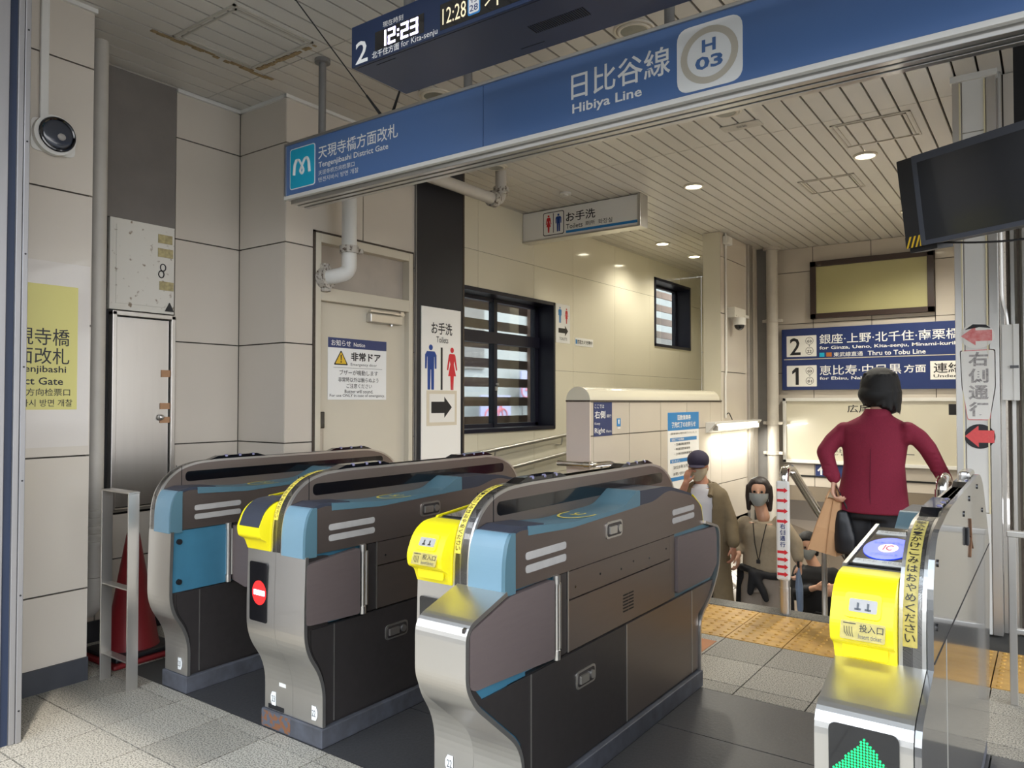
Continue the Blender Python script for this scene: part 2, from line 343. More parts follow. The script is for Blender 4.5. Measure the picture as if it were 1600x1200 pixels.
struct('trim_corridor_floor', bx(-4.19, -3.11, 4.76, 10.6, -.011, 0), 'tile')
stairs = struct('stairs', bx(-2.9, -.42, 4.75, 10.0, -3.4, -3.3), 'under')
for i in range(16):
    obj('step', bx(-2.9, -.42, 4.75+i*.3, 5.06+i*.3, -.16*(i+1)-.14, -.16*(i+1), .006), 'step', stairs)
# stairwell sides and the passage under the far wall
struct('wall_stair_left', bx(-3.02, -2.912, 4.75, 13, -3.4, .0), 'under')
struct('wall_stair_right', bx(-.42, -.32, 5.11, 13, -3.4, 3.12), 'panel')
struct('wall_stair_end', bx(-3.02, -.32, 12.6, 12.8, -3.4, 1), 'under')
b = nb(); prism(b, [(9.3, .27), (9.3, .10), (9.75, -.2), (12.6, -.9), (12.6, .3)], 'x', -2.9, -.42); struct('ceiling_stair', b, 'under')
# ceiling slats
ceil = struct('ceiling', bx(-4.4, 3.0, .4, 10.7, 3.145, 3.3), 'ceilgap')
SM = {}
def slat(x, y0, y1, w=.1127):
    k = round(y1-y0, 3)
    if k not in SM:
        b = nb(); prism(b, [(.0055, .026), (.0055, .002), (.0075, 0), (w-.0075, 0), (w-.0055, .002), (w-.0055, .026)], 'y', .003, y1-y0-.003)
        bmesh.ops.recalc_face_normals(b, faces=b.faces); me = bpy.data.meshes.new('slat'); b.to_mesh(me); b.free(); me.materials.append(M['slat']); SM[k] = me
    shared('slat', SM[k], (x, y0, 3.12), ceil)
for i in range(-27, 37):
    x = -1.331+.1127*i
    if x < -4.35 or x > 2.9: continue
    ys_ = [.4, 2.58, 5.18, 7.78, 10.6]
    for a, c in zip(ys_, ys_[1:]): slat(x, a, c)
def hatch(x0, x1, y0, y1, w=.012):
    b = nb()
    for q in ((x0, x1, y0, y0+w), (x0, x1, y1-w, y1), (x0, x0+w, y0, y1), (x1-w, x1, y0, y1), (x0+.03, x1-.03, y0+.03, y0+.03+w*.6), (x0+.03, x0+.03+w*.6, y0+.03, y1-.03), (x1-.04, x1-.03, y0+.03, y1-.03)): box(b, q[0], q[1], q[2], q[3], 3.113, 3.122)
    return struct('trim_hatch', b, 'hatch')
hatch(-3.57, -3.05, 2.03, 2.49); hatch(-1.19, -.71, 5.28, 5.80); hatch(-1.72, -1.28, 6.48, 6.93)
b = nb()
for k in range(26):
    x = -3.57+.5*random.random(); box(b, x, x+.012+.03*random.random(), 2.50+.012*random.random(), 2.525+.01*random.random(), 3.1150+.0001*k, 3.1195)
for k in range(22):
    x = -3.62+.02*random.random(); y = 1.9+.7*random.random(); box(b, x, x+.025, y, y+.03+.04*random.random(), 3.1150+.00011*k, 3.1194)
struct('trim_stain', b, mat('brown stain', (176, 152, 112), .8, noise=.4, scale=60))
# left side walls
Z6 = [.0, .42, 1.03, 1.63, 2.235, 2.835, 3.12]
wl = wall('wall_left', '+x', -3.63, [-.6, 0.45, 1.07, 1.685], Z6, 'panel', .4)
struct('baseboard_left', bx(-3.63, -3.618, -.6, 1.683, 0, .105), 'base')
wall('wall_left_recess', '+x', -4.17, [1.3, 1.97], Z6, 'panel', .15, split=1)
wr = wall('wall_left_back', '+x', -4.17, [1.97, 2.40, 2.83], Z6, 'panel', .15, holes=[(1.97, 2.40, .66, 3.12)])
obj('board', bx(-4.32, -4.165, 1.97, 2.397, 2.29, 3.12), 'concrete', wr)
obj('board', bx(-4.32, -4.19, 1.97, 2.40, .66, 2.29), 'gap', wr)
struct('baseboard_left_back', bx(-4.17, -4.158, 1.3, 2.83, 0, .11), 'base')
wall('wall_left_return', '-y', 2.83, [-4.17, -3.71], Z6, 'panel', .15)
struct('wall_block_end', bx(-4.2, -3.725, 4.36, 4.49, 0, 3.12), 'panel')
wi = wall('wall_left_inner', '+x', -3.71, [2.83, 3.45, 3.95], Z6, 'panel', .15, holes=[(3.05, 3.925, 0, 2.335)])
b = nb(); box(b, -3.72, -3.702, 3.035, 3.052, 0, 2.345); box(b, -3.72, -3.702, 3.035, 3.93, 2.332, 2.345); box(b, -3.72, -3.702, 3.922, 3.932, 0, 2.345); obj('sealant', b, 'seal', wi)
struct('wall_left_pier', bx(-4.2, -3.70, 3.955, 4.478, 0, 3.12), 'pier')
struct('trim_2', bx(-3.73, -3.697, 4.478, 4.496, 0, 3.12), 'seal'); struct('trim_3', bx(-3.73, -3.695, 3.945, 3.955, 0, 3.12), 'galv')
struct('wall_corner_fill', bx(-4.32, -4.185, 2.80, 2.99, 0, 3.12), 'joint'); struct('wall_corner_post', bx(-4.19, -4.172, 2.815, 2.85, 0, 3.12), 'joint')
for q in ((-3.63, -3.615, -.6, 1.69), (-4.17, -4.15, 2.40, 2.83), (-4.17, -3.70, 2.815, 2.83), (-3.71, -3.69, 2.815, 3.95)): struct('trim_ceiling_edge', bx(*q, 3.10, 3.121), 'white')
# door with transom
d1 = struct('door_1', bx(-3.80, -3.745, 3.095, 3.882, 0.005, 1.91), 'beige')
b = nb()
for q in ((3.052, 3.095, 0, 2.332), (3.882, 3.922, 0, 2.332), (3.095, 3.882, 2.275, 2.332), (3.095, 3.882, 1.912, 1.995)): box(b, -3.83, -3.70, *q, .003)
obj('door_frame', b, 'beige', d1); obj('transom_board', bx(-3.80, -3.765, 3.095, 3.882, 1.995, 2.275), 'beiged', d1)
b = nb(); box(b, -3.745, -3.70, 3.515, 3.82, 1.812, 1.872, .006); cyl(b, (-3.722, 3.73, 1.812), (-3.722, 3.73, 1.80), .012); obj('door_closer', b, 'alu', d1)
b = nb(); box(b, -3.715, -3.695, 3.51, 3.835, 1.880, 1.892); box(b, -3.72, -3.70, 3.80, 3.83, 1.875, 1.905); obj('closer_arm', b, 'steel', d1)
b = nb(); box(b, -3.745, -3.72, 3.075, 3.135, .7, 1.215, .004); hp = obj('handle_plate', b, 'steelv', d1)
obj('card_reader', bx(-3.74, -3.705, 3.078, 3.133, 1.11, 1.215, .006), 'black', d1)
b = nb(); tube(b, rpts([(-3.73, 3.10, .905), (-3.685, 3.10, .905), (-3.685, 3.245, .905)], .02), .011); obj('door_handle', b, 'blackm', d1)
# metal service door in the recess with its white hatch above
d2 = struct('door_2', bx(-4.19, -4.165, 2.065, 2.365, .70, 1.745), 'steelv')
b = nb()
for q in ((2.035, 2.06, .68, 1.775), (2.372, 2.397, .68, 1.775), (2.035, 2.397, 1.752, 1.778), (2.035, 2.397, .675, .695)): box(b, -4.2, -4.145, *q, .003)
obj('door_frame', b, 'steelv', d2); b = nb(); ball(b, (-4.15, 2.315, 1.188), (.016, .018, .018)); obj('door_knob', b, 'steel', d2, True)
b = nb()
for y, z, h in ((2.32, 1.42, .04), (2.315, 1.235, .035), (2.315, 1.155, .035)): box(b, -4.164, -4.16, y, y+.085, z, z+h)
obj('tape', b, 'btape', d2, label='brown tape strips')
h = thing('wall_hatch', 'chipped white steel access hatch above the narrow metal door', 'hatch', (-4.165, 2.2, 1.785))
obj('frame', bx(-4.19, -4.16, 2.022, 2.392, 1.785, 2.29, .002), 'worn', h); obj('door', bx(-4.162, -4.156, 2.055, 2.355, 1.82, 2.255, .001), 'worn', h)
b = nb()
for y, z, q in ((2.29, 2.19, .085), (2.29, 2.11, .09), (2.30, 1.92, .085)): box(b, -4.156, -4.153, y, y+q, z, z+.05)
obj('tape', b, 'ytape', h, label='aged yellow tape'); b = nb()
for y, z in ((2.32, 2.05), (2.31, 2.01)): tube(b, [(-4.153, y+.016*cos(t), z+.02*sin(t)) for t in [k*pi/8 for k in range(17)]], .003, 6)
fpoly(b, FX(-4.157), [(2.335, 1.80), (2.385, 1.80), (2.36, 1.85)], 0, .01); obj('latch', b, 'blackm', h)
# window wall of the ramp corridor
W1 = (4.75, 6.575, .995, 2.305); W2 = (8.985, 10.17, 2.0, 2.9)
wall('wall_window', '+x', -4.2, [4.4, 5.3, 6.2, 6.95, 7.9, 8.85, 9.8, 10.6], [0, .55, 1.6, 2.64, 3.12], 'cream', .25, holes=[W1, W2], gap=.003)
wall('wall_corridor_end', '-y', 10.6, [-4.2, -3.1], [0, 1.0, 2.0, 3.12], 'cream', .1, gap=.003)
def window(nm, y0, y1, z0, z1, ym, zm):
    b = nb(); t = .035
    for q in ((y0, y1, z0, z0+t), (y0, y1, z1-t, z1), (y0, y0+t, z0, z1), (y1-t, y1, z0, z1)): box(b, -4.45, -4.185, *q, .002)
    w_ = struct(nm, b, 'wframe'); b = nb()
    if zm: box(b, -4.44, -4.36, y0, y1, zm-.055, zm+.055)
    box(b, -4.44, -4.37, ym-.025, ym+.025, z0, z1); box(b, -4.44, -4.38, y1-.09, y1-.03, z0, z1); box(b, -4.44, -4.38, y0, y1, z1-.065, z1-.03); box(b, -4.44, -4.38, y0, y1, z0+.03, z0+.07)
    obj('sash', b, 'wframe', w_)
    for a, c in ((y0+.03, ym-.02), (ym+.02, y1-.03)):
        for d, e in (((z0+.03, zm-.05), (zm+.05, z1-.03)) if zm else ((z0+.03, z1-.03),)): obj('pane', bx(-4.412, -4.406, a, c, d, e), 'glass', w_)
    b = nb(); box(b, -4.375, -4.355, ym-.012, ym+.012, (z0+zm)/2-.06 if zm else z0+.3, (z0+zm)/2-.02 if zm else z0+.34); cyl(b, (-4.36, ym, z0+.45), (-4.34, ym, z0+.45), .012); obj('window_lock', b, 'steel', w_)
    return w_
window('window_1', *W1, 5.79, 1.89); window('window_2', *W2, 9.33, None)
lv = thing('louvre_screen', 'brown horizontal louvre boards outside both corridor windows', 'louvre', (-4.75, 7.4, 0))
for k in range(13):
    z = .63+k*.2; obj('slat', bx(-4.80, -4.77, 3.4, 11.4, z, z+.095), 'brown', lv)
for y in (4.4, 6.9, 9.4): obj('post', bx(-4.77, -4.73, y, y+.05, -.2, 3.2), 'brown', lv)
g = nb(); box(g, -40, -4.3, -30, 40, -.4, -.05); box(g, -4.3, 40, -30, -3, -.4, -.05); box(g, 3, 40, -3, 40, -.4, -.05); struct('ground', g, 'asphalt')
# street seen through the louvres
bd = thing('building', 'pale building across the street seen through the corridor window', 'building', (-9.5, 7, 0))
obj('facade', bx(-10, -9, -6, 26, -.05, 7), 'facade', bd)
for y in range(-5, 25, 3): obj('window', bx(-9.02, -8.96, y, y+1.5, 1.9, 3.1), 'concrete', bd)
for y in (7.0, 9.2): obj('air_conditioner', bx(-9, -8.7, y, y+.8, 1.75+.5, 2.8, .02), 'white', bd)
b2 = thing('office_block', 'distant grey office block across the road behind the viewer', 'building', (0, -16, 0))
obj('facade', bx(-26, 30, -17, -15, -.05, 5.5), 'facade2', b2)
for x in range(-24, 28, 4): obj('window', bx(x, x+2.4, -15.05, -14.95, 1.2, 3.6), 'black', b2)
def bike_sign(u, v, lab, hw):
    p = onX(u, v, -8.7); t = thing('bicycle_sign', lab, 'sign', (-8.7, p.y, p.z-.36), 'bicycle boards outside the corridor window'); F = FX(-8.7)
    b = nb(); frect(b, F, p.y-hw, p.y+hw, p.z-.34, p.z+.30, -.03, 0, .02); obj('board', b, 'lilac', t)
    for q in (p.y-hw*.7, p.y+hw*.6): obj('post', bx(-8.76, -8.73, q, q+.05, -.05, p.z+.28), 'galv', t)
    for dy in (-.21, .21): b = nb(); tube(b, [F.p(p.y+dy+.14*cos(k*pi/10), p.z-.10+.14*sin(k*pi/10), .008) for k in range(21)], .012, 6); obj('wheel', b, 'bike', t)
    b = nb()
    for c, d in (((-.21, -.10), (-.07, .12)), ((-.07, .12), (.14, .13)), ((-.03, -.09), (.15, .11)), ((-.03, -.09), (-.10, .17)), ((.21, -.10), (.13, .20)), ((-.21, -.10), (-.03, -.09)), ((.13, .20), (.20, .22)), ((-.14, .17), (-.06, .17))): cyl(b, F.p(p.y+c[0], p.z+c[1], .008), F.p(p.y+d[0], p.z+d[1], .008), .011, 6)
    obj('frame', b, 'bike', t)
bike_sign(775, 642, 'lilac board with a pinkish red bicycle, lower left through the corridor window', .48)
bike_sign(830, 603, 'lilac board with a pinkish red bicycle, right pane of the corridor window', .36)
# barrier wall beside the stairs, its round cap, and the pier above
wb = wall('wall_barrier', '+x', -2.9, [5.05, 5.10, 5.71, 6.33, 6.93, 7.55, 7.87], [-1.4, -.8, -.2, .4, 1.01, 1.275], 'panel', .2)
b = nb(); box(b, -3.105, -2.895, 5.035, 5.05, -.01, 1.29); obj('end_panel', b, mat('pinkish end panel', (214, 200, 190), .45), wb)
obj('joint_strip', bx(-3.108, -2.892, 5.03, 7.87, 1.276, 1.289), 'seal', wb)
b = nb(); n = 18; pr_ = [(-3.0+.108*cos(pi*k/n), 1.289+.105*sin(pi*k/n)) for k in range(n+1)]; prism(b, pr_, 'y', 5.036, 7.80)
ring = [(-3.0+.108*cos(pi*k/n), 1.289+.105*sin(pi*k/n)) for k in range(n+1)]
obj('cap', b, 'cream', wb, True); b = nb(); ball(b, (-3.0, 7.80, 1.289), (.108, .07, .105), 3); bmesh.ops.bisect_plane(b, geom=b.verts[:]+b.edges[:]+b.faces[:], plane_co=(0, 0, 1.289), plane_no=(0, 0, -1), clear_outer=True); obj('cap_end', b, 'cream', wb, True)
wall('wall_pier', '-y', 7.87, [-3.1, -2.9], [1.3, 3.12], 'cream', .01)
struct('wall_pier_core', bx(-3.1, -2.912, 7.88, 10.6, 0, 3.12), 'cream')
wall('wall_side', '+x', -2.9, [7.87, 8.70], [-1.4, -.8, -.2, .4, 1.01, 1.60, 2.235, 2.85, 3.12], 'panel', .02)
struct('wall_side_lower', bx(-2.93, -2.905, 8.7, 9.3, -3, 3.12), 'panel')
struct('trim_4', bx(-2.92, -2.87, 8.72, 8.86, -1.5, 3.12, .004), 'steelv'); struct('trim_5', bx(-2.92, -2.72, 9.12, 9.3, -1.5, 3.12), 'galv')
xs = [-2.9, -2.3, -1.665, -1.03, -.42, .2, .8]
wall('wall_back', '-y', 9.3, xs, [.27, .40, 1.0, 1.62, 2.21, 2.83, 3.12], 'panel', .2)
struct('trim_6', bx(-2.72, -.42, 9.285, 9.3, .385, .40), 'gap')
# right side behind the column
wall('wall_right_back', '-y', 5.0, [-.32, -.21, .1, .7, 1.3, 1.9, 2.5, 3.0], [0, .6, 2.66, 3.12], 'panel', .1, holes=[(-.245, 1.2, 0, 2.66)])
d3 = struct('door_3', bx(-.2, 1.2, 5.02, 5.06, 0, 2.62), 'beige'); b = nb()
for x in (-.235, -.185, -.13, -.03, .3, .75, 1.17): box(b, x, x+.018, 4.985, 5.03, 0, 2.65)
box(b, -.24, 1.2, 4.98, 5.03, 2.62, 2.67); obj('door_frame', b, 'steelv', d3)
for x in (-.205, -.155): obj('seal', bx(x, x+.012, 4.99, 5.03, 0, 2.62), 'seal', d3)
# foreground shutter post at the left edge
t = struct('trim_shutter_post', bx(-3.60, -3.175, .55, 1.230, 0, 3.12), 'postm')
obj('rail', bx(-3.175, -3.160, 1.212, 1.232, 0, 3.12, .002), 'postm', t); obj('rail', bx(-3.175, -3.163, 1.190, 1.2105, 0, 3.12, .002), 'postm', t)
obj('channel', bx(-3.178, -3.1745, 1.162, 1.190, 0, 3.12), mat('shutter channel', (30, 42, 66), .5), t); obj('rail', bx(-3.175, -3.16, .56, 1.160, 0, 3.12, .002), 'postm', t)
b = nb()
for z in [.12+.43*k for k in range(8)]: disc(b, (-3.161, 1.222, z), .0035, 'x', .003, 8)
obj('rivets', b, 'blackm', t)
# square column between stairs and right passage
t = struct('wall_column', bx(-.43, -.25, 4.915, 5.10, 0, 3.12), 'panel')
obj('corner_trim', bx(-.446, -.402, 4.90, 5.0, 0, 3.12, .002), 'steelv', t); obj('corner_trim', bx(-.283, -.238, 4.90, 5.0, 0, 3.12, .002), 'steelv', t)
for z0, z1 in ((0.0, .66), (.665, 2.79), (2.795, 3.115)): obj('panel', bx(-.398, -.287, 4.903, 4.92, z0, z1, .002), 'white', t)
obj('collar', bx(-.455, -.23, 4.885, 5.11, 3.085, 3.12), 'white', t)
for x in (-.410, -.292): obj('bead', bx(x-.003, x+.005, 4.899, 4.905, .66, 3.08), mat('pale bead %g' % x, (226, 214, 176), .3), t)

# ================================================================ CEILING LAMPS, HUNG SIGNS, PIPES
def downlight(x, y, lit, lab, group, r=.075, wmul=1):
    t = thing('downlight', lab, 'light', (x, y, 3.12), group)
    b = nb(); tube(b, [(x+r*cos(k*pi/14), y+r*sin(k*pi/14), 3.114) for k in range(29)], .011, 8); obj('ring', b, 'lampring', t, True)
    if lit:
        obj('lens', disc(nb(), (x, y, 3.110), r-.004, 'z', .008), 'lamp', t)
        ld = bpy.data.lights.new('downlight', 'SPOT'); ld.energy = DOWNLIGHT_W*wmul; ld.color = DOWN_COL; ld.spot_size = radians(150); ld.spot_blend = .7; ld.shadow_soft_size = .06
        lo = bpy.data.objects.new('downlight_bulb', ld); COL.objects.link(lo); lo.location = (x, y, 3.07)
    else:
        b = nb(); prism(b, circ(x, y, r-.006), 'z', 3.108, 3.116); obj('lens', b, 'lens', t)
        b = nb(); tube(b, [(x+(r+.02)*cos(k*pi/14), y+(r+.02)*sin(k*pi/14), 3.117) for k in range(29)], .008, 6); obj('outer_ring', b, 'lampring', t, True)
LIT = 'lit round downlights'; UN = 'unlit round downlights'
downlight(-1.116, 6.06, 1, 'glowing round downlight above the woman, beside the ceiling hatch', LIT, wmul=1.3)
downlight(-1.10, 8.08, 1, 'added downlight hidden behind the monitor, brightening the far end of the stairs', LIT, wmul=1.5)  # unseen lamp added to brighten the far wall
downlight(-2.466, 6.07, 1, 'glowing round downlight to the right of the hanging toilets sign', LIT)
downlight(-3.669, 8.08, 1, 'small glowing downlight in the corridor ceiling, the nearer of two', LIT, wmul=.5)
downlight(-3.666, 9.03, 1, 'small glowing downlight in the corridor ceiling, the farther, beside the pier top', LIT, wmul=.4)
downlight(-1.666, 4.62, 0, 'unlit round downlight just below the station emblem on the beam', UN)
downlight(-1.658, 3.33, 0, 'unlit round downlight at the top edge, between display and blue beam', UN)
downlight(-2.986, 3.35, 0, 'unlit round downlight behind the lower edge of the departure display', UN)
downlight(-3.519, 4.66, 0, 'unlit round downlight above the elbow of the ceiling pipe', UN, .065)
t = thing('detector', 'tiny white round detector on the ceiling above the hanging toilets sign', 'detector', (-3.47, 5.62, 3.12))
obj('base', disc(nb(), (-3.47, 5.62, 3.105), .05, 'z', .015), 'white', t); obj('dome', disc(nb(), (-3.47, 5.62, 3.09), .025, 'z', .016), 'white', t)
t = thing('access_plate', 'small cream ceiling plate with two screws and faint writing', 'plate', (-1.52, 4.85, 3.12))
q = onZ(1158, 197, 3.115); obj('plate', bx(q.x-.13, q.x+.13, q.y-.05, q.y+.06, 3.112, 3.12, .002), 'hatch', t)
F = Fr((q.x, q.y, 3.112), (1, 0, 0), (0, 0, -1), (0, 1, 0)); text(F, '調整', (-.03, -.02, .04, .02), 'grey', t, 0, .001)

# blue beam sign over the gates
t = thing('station_sign', 'long blue station name beam hanging over the ticket gates', 'sign', (-1.6, 2.65, 2.34))
BY = 2.60; X0, X1 = -3.41, 1.6
obj('face_panel', bx(X0+.006, -2.034, BY, BY+.02, 2.40, 2.682), 'blue', t); obj('face_panel', bx(-2.031, X1, BY, BY+.02, 2.40, 2.682), 'blue', t)
obj('body', bx(X0, X1, BY+.012, BY+.16, 2.385, 2.69), 'alu', t)
obj('top_trim', bx(X0, X1, BY-.01, BY+.16, 2.68, 2.694, .002), 'alu', t); obj('end_trim', bx(X0-.003, X0+.007, BY-.01, BY+.16, 2.385, 2.69), 'alu', t)
b = nb(); box(b, X0, X1, BY-.012, BY+.012, 2.382, 2.402, .002); obj('bottom_trim', b, 'white', t)
for k, y in enumerate((BY+.02, BY+.065, BY+.11)): obj('lower_rail', bx(X0+.02, X1, y, y+.03, 2.362, 2.388, .002), 'alu', t)
F = FY(BY, 0)
def B(*a): return YB(BY, *a)
def frame_at(*a): return a
e = (-3.372, 2.432, -3.163, 2.655); b = nb(); frect(b, F, *[e[i] for i in (0, 2, 1, 3)], 0, .002, .018); em = obj('emblem', b, 'wht', t)
b = nb(); frect(b, F, e[0]+.005, e[2]-.005, e[1]+.005, e[3]-.005, .002, .003, .015); obj('emblem_field', b, 'cyan', em)
cx, cy = (e[0]+e[2])/2, (e[1]+e[3])/2+.008
V = [(cx-.064, cy-.045), (cx-.058, cy+.012), (cx-.042, cy+.037), (cx-.024, cy+.034), (cx, cy-.002), (cx+.017, cy-.030), (cx, cy-.048), (cx-.017, cy-.030), (cx, cy-.002), (cx+.024, cy+.034), (cx+.042, cy+.037), (cx+.058, cy+.012), (cx+.064, cy-.045)]
b = nb(); tube(b, [F.p(p[0], p[1], .004) for p in rpath(V, .011, 4, False)], [.009 if i < 8 or i > len(rpath(V, .011, 4, False))-9 else .0065 for i in range(len(rpath(V, .011, 4, False)))], 6); obj('monogram', b, 'wht', em)
text(F, '天現寺橋方面改札', (-3.138, 2.557, -2.555, 2.628), 'wht', t, .008)
text(F, 'Tengenjibashi District Gate', (-3.136, 2.505, -2.62, 2.543), 'wht', t, .009)
text(F, '天现寺桥方向检票口', (-3.136, 2.472, -2.86, 2.498), 'wht', t)
text(F, '텐겐지바시 방면 개찰', (-3.136, 2.436, -2.83, 2.462), 'wht', t)
text(F, '日比谷線', (-1.577, 2.505, -1.145, 2.615), 'wht', t, .009); text(F, 'Hibiya Line', (-1.572, 2.437, -1.262, 2.487), 'wht', t, .018)
a = (-1.118, 2.415, -.872, 2.655); b = nb(); frect(b, F, a[0], a[2], a[1], a[3], 0, .002, .05); nm = obj('number_badge', b, 'wht', t)
cx, cy = (a[0]+a[2])/2, (a[1]+a[3])/2; b = nb(); ring = circ(cx, cy, .108, .104, 40); ri = circ(cx, cy, .083, .080, 40)
vo = [b.verts.new(F.p(*p, .003)) for p in ring]; vi = [b.verts.new(F.p(*p, .003)) for p in ri]
for k in range(40): b.faces.new((vo[k], vo[(k+1) % 40], vi[(k+1) % 40], vi[k]))
obj('badge_ring', b, 'silver', nm); texts(F, [('H', (cx-.026, cy+.012, cx+.026, cy+.058)), ('03', (cx-.052, cy-.05, cx+.052, cy-.002))], 'blue', nm, .03, .0035)
def rod(x, z0, lab):
    r_ = thing('hanger_rod', lab, 'rod', (x, BY+.05, 3.12), 'rods holding the blue beam')
    b = nb(); cyl(b, (x, BY+.05, z0), (x, BY+.05, 3.12), .020); obj('rod', b, 'galv', r_, True); obj('flange', cyl(nb(), (x, BY+.05, 3.10), (x, BY+.05, 3.12), .042), 'galv', r_, True)
rod(-3.17, 2.69, 'grey hanger rod above the left end of the blue beam'); rod(-2.16, 2.69, 'grey hanger rod behind the departure display, second from the left'); rod(-1.17, 2.69, 'grey hanger rod at the top edge near the station number badge')
def wire(p, q, lab):
    p = Vector(p); q = Vector(q); t_ = thing('stay_wire', lab, 'wire', q, 'stay wires of the blue beam')
    obj('cable', cyl(nb(), p, q, .003, 6), 'blackm', t_)
    for a_, d_ in ((q, (p-q).normalized()), (p, (q-p).normalized())): obj('turnbuckle', cyl(nb(), a_+d_*.0, a_+d_*.12, .008, 8, .005), 'blackm', t_)
wire((-2.692, 2.0, 3.119), (-2.68, 2.61, 2.695), 'thin black stay wire running forward from the beam to the ceiling')
wire((-2.0, 2.3, 3.119), (-2.60, 2.61, 2.695), 'thin black stay wire going up behind the departure display')

# departure display
DY = 1.95; q = onY(549, 107, DY); dx, dz = q.x, q.z; dh = .158
t = thing('departure_display', 'dark navy departure display with glowing white clock hanging at the top', 'display', (dx+.9, DY+.15, dz))
obj('casing', bx(dx, dx+2.3, DY, DY+.30, dz, dz+dh, .003), 'darkblue', t)
F = FY(DY)
def D(u0, v0, u1, v1): return YB(DY, u0, v0, u1, v1)
text(F, '2', D(556, 102, 575, 60), 'wht', t, .01)
def digit_led(F, s, a0, b0, h, w_, m, par, th):
    segs = {'1': 'bc', '2': 'abged', '3': 'abgcd', '0': 'abcdef', '4': 'fgbc', '5': 'afgcd', '8': 'abcdefg'}
    bm = nb(); a = a0
    for ch in s:
        if ch == ':':
            for k in (.3, .62): frect(bm, F, a, a+th, b0+h*k, b0+h*k+th, 0, .002)
            a += th*2.1; continue
        for g in segs[ch]:
            r = {'a': (0, w_, h-th, h), 'd': (0, w_, 0, th), 'g': (0, w_, h/2-th/2, h/2+th/2), 'b': (w_-th, w_, h/2, h), 'c': (w_-th, w_, 0, h/2), 'e': (0, th, 0, h/2), 'f': (0, th, h/2, h)}[g]
            frect(bm, F, a+r[0], a+r[1], b0+r[2], b0+r[3], 0, .002)
        a += w_*1.28
    return obj('digits', bm, m, par)
q0 = onY(595, 70, DY); q1 = onY(656, 55, DY); z0 = dz+.037; b = nb(); frect(b, F, q0.x-.03, q1.x+.02, z0-.006, z0+.064, 0, .0008); scr = obj('clock_screen', b, 'black', t)
wd = (q1.x-q0.x)/5.35; digit_led(F, '12:23', q0.x-.008, z0, .058, wd, 'ledw', scr, .0085)
text(F, '現在時刻', (q0.x+.012, dz+.106, q0.x+.115, dz+.128), 'wht', t)
text(F, '北千住方面', (q0.x-.045, dz+.004, q0.x+.095, dz+.031), 'wht', t, .01); text(F, 'for Kita-senju', (q0.x+.105, dz+.001, q0.x+.28, dz+.029), 'wht', t)
qa = onY(692, 12, DY).x; b = nb(); frect(b, F, qa-.012, dx+1.9, dz+.014, dz+.105, 0, .0008); sc2 = obj('train_screen', b, 'black', t)
text(F, '12:28', (qa+.0, dz+.030, qa+.105, dz+.086), 'ledo', sc2, .0, .002)
b = nb(); frect(b, F, qa+.112, qa+.166, dz+.026, dz+.092, 0, .0015, .01); bd_ = obj('badge', b, 'skyp', sc2); b = nb(); frect(b, F, qa+.117, qa+.161, dz+.032, dz+.086, .0015, .002, .008); obj('badge_field', b, 'wht', sc2)
texts(F, [('TS', (qa+.124, dz+.066, qa+.152, dz+.079)), ('28', (qa+.121, dz+.038, qa+.157, dz+.060))], 'navyblue', sc2, .01, .0025)
text(F, '기타가스카베', (qa+.185, dz+.026, qa+.60, dz+.088), 'ledo', sc2, 0, .002)
G = Fr((0, 0, dz), (1, 0, 0), (0, 0, -1), (0, 1, 0)); b = nb()
for k in range(26): frect(b, G, dx+.73+k*.0085, dx+.7335+k*.0085, DY+.13, DY+.185, 0, .0015)
obj('vent_slots', b, 'gap', t)
b = nb(); frect(b, G, dx+.1, dx+.2, DY+.035, DY+.037, 0, .001); frect(b, G, dx+.62, dx+.72, DY+.25, DY+.252, 0, .001); frect(b, G, dx+.02, dx+1.9, DY+.012, DY+.014, 0, .001); obj('seam', b, 'gap', t)
for x in (dx+.16, dx+1.05): obj('hanger_post', cyl(nb(), (x, DY+.15, dz+dh), (x, DY+.15, 3.12), .022), 'galv', t, True)

# toilets box sign across the corridor
t = thing('toilets_sign', 'white hanging toilets box sign with a blue line across the corridor mouth', 'sign', (-3.58, 6.05, 2.83))
obj('box', bx(-4.195, -2.945, 6.0, 6.12, 2.835, 3.112, .003), 'sign', t); obj('end_trim', bx(-2.955, -2.925, 5.985, 6.135, 2.825, 3.118, .003), 'alu', t)
obj('bottom_trim', bx(-4.195, -2.94, 5.99, 6.13, 2.826, 2.842, .002), 'alu', t)
F = FY(6.0, .001); b = nb(); frect(b, F, -3.955, -3.722, 2.862, 3.085, 0, .002, .02); fr_ = obj('pictogram_frame', b, 'blk', t); b = nb(); frect(b, F, -3.948, -3.729, 2.869, 3.078, .002, .003, .016); obj('pictogram_field', b, 'sign', fr_)
b = nb(); woman_fig(b, F, -3.893, 2.89, .17, .003, .004); obj('woman_figure', b, 'redp', fr_); b = nb(); man_fig(b, F, -3.782, 2.89, .17, .003, .004); obj('man_figure', b, 'bluep', fr_); b = nb(); frect(b, F, -3.842, -3.836, 2.885, 3.07, .003, .004); obj('divider', b, 'blk', fr_)
text(F, 'お手洗', (-3.70, 2.965, -3.385, 3.055), 'blk', t, .01); text(F, 'Toilets', (-3.70, 2.90, -3.52, 2.945), 'blk', t, .004); text(F, '厕所', (-3.49, 2.905, -3.39, 2.945), 'blk', t); text(F, '화장실', (-3.355, 2.90, -3.21, 2.945), 'blk', t)
b = nb(); frect(b, F, -3.70, -2.96, 2.862, 2.886, 0, .0015); obj('blue_line', b, 'skyp', t)

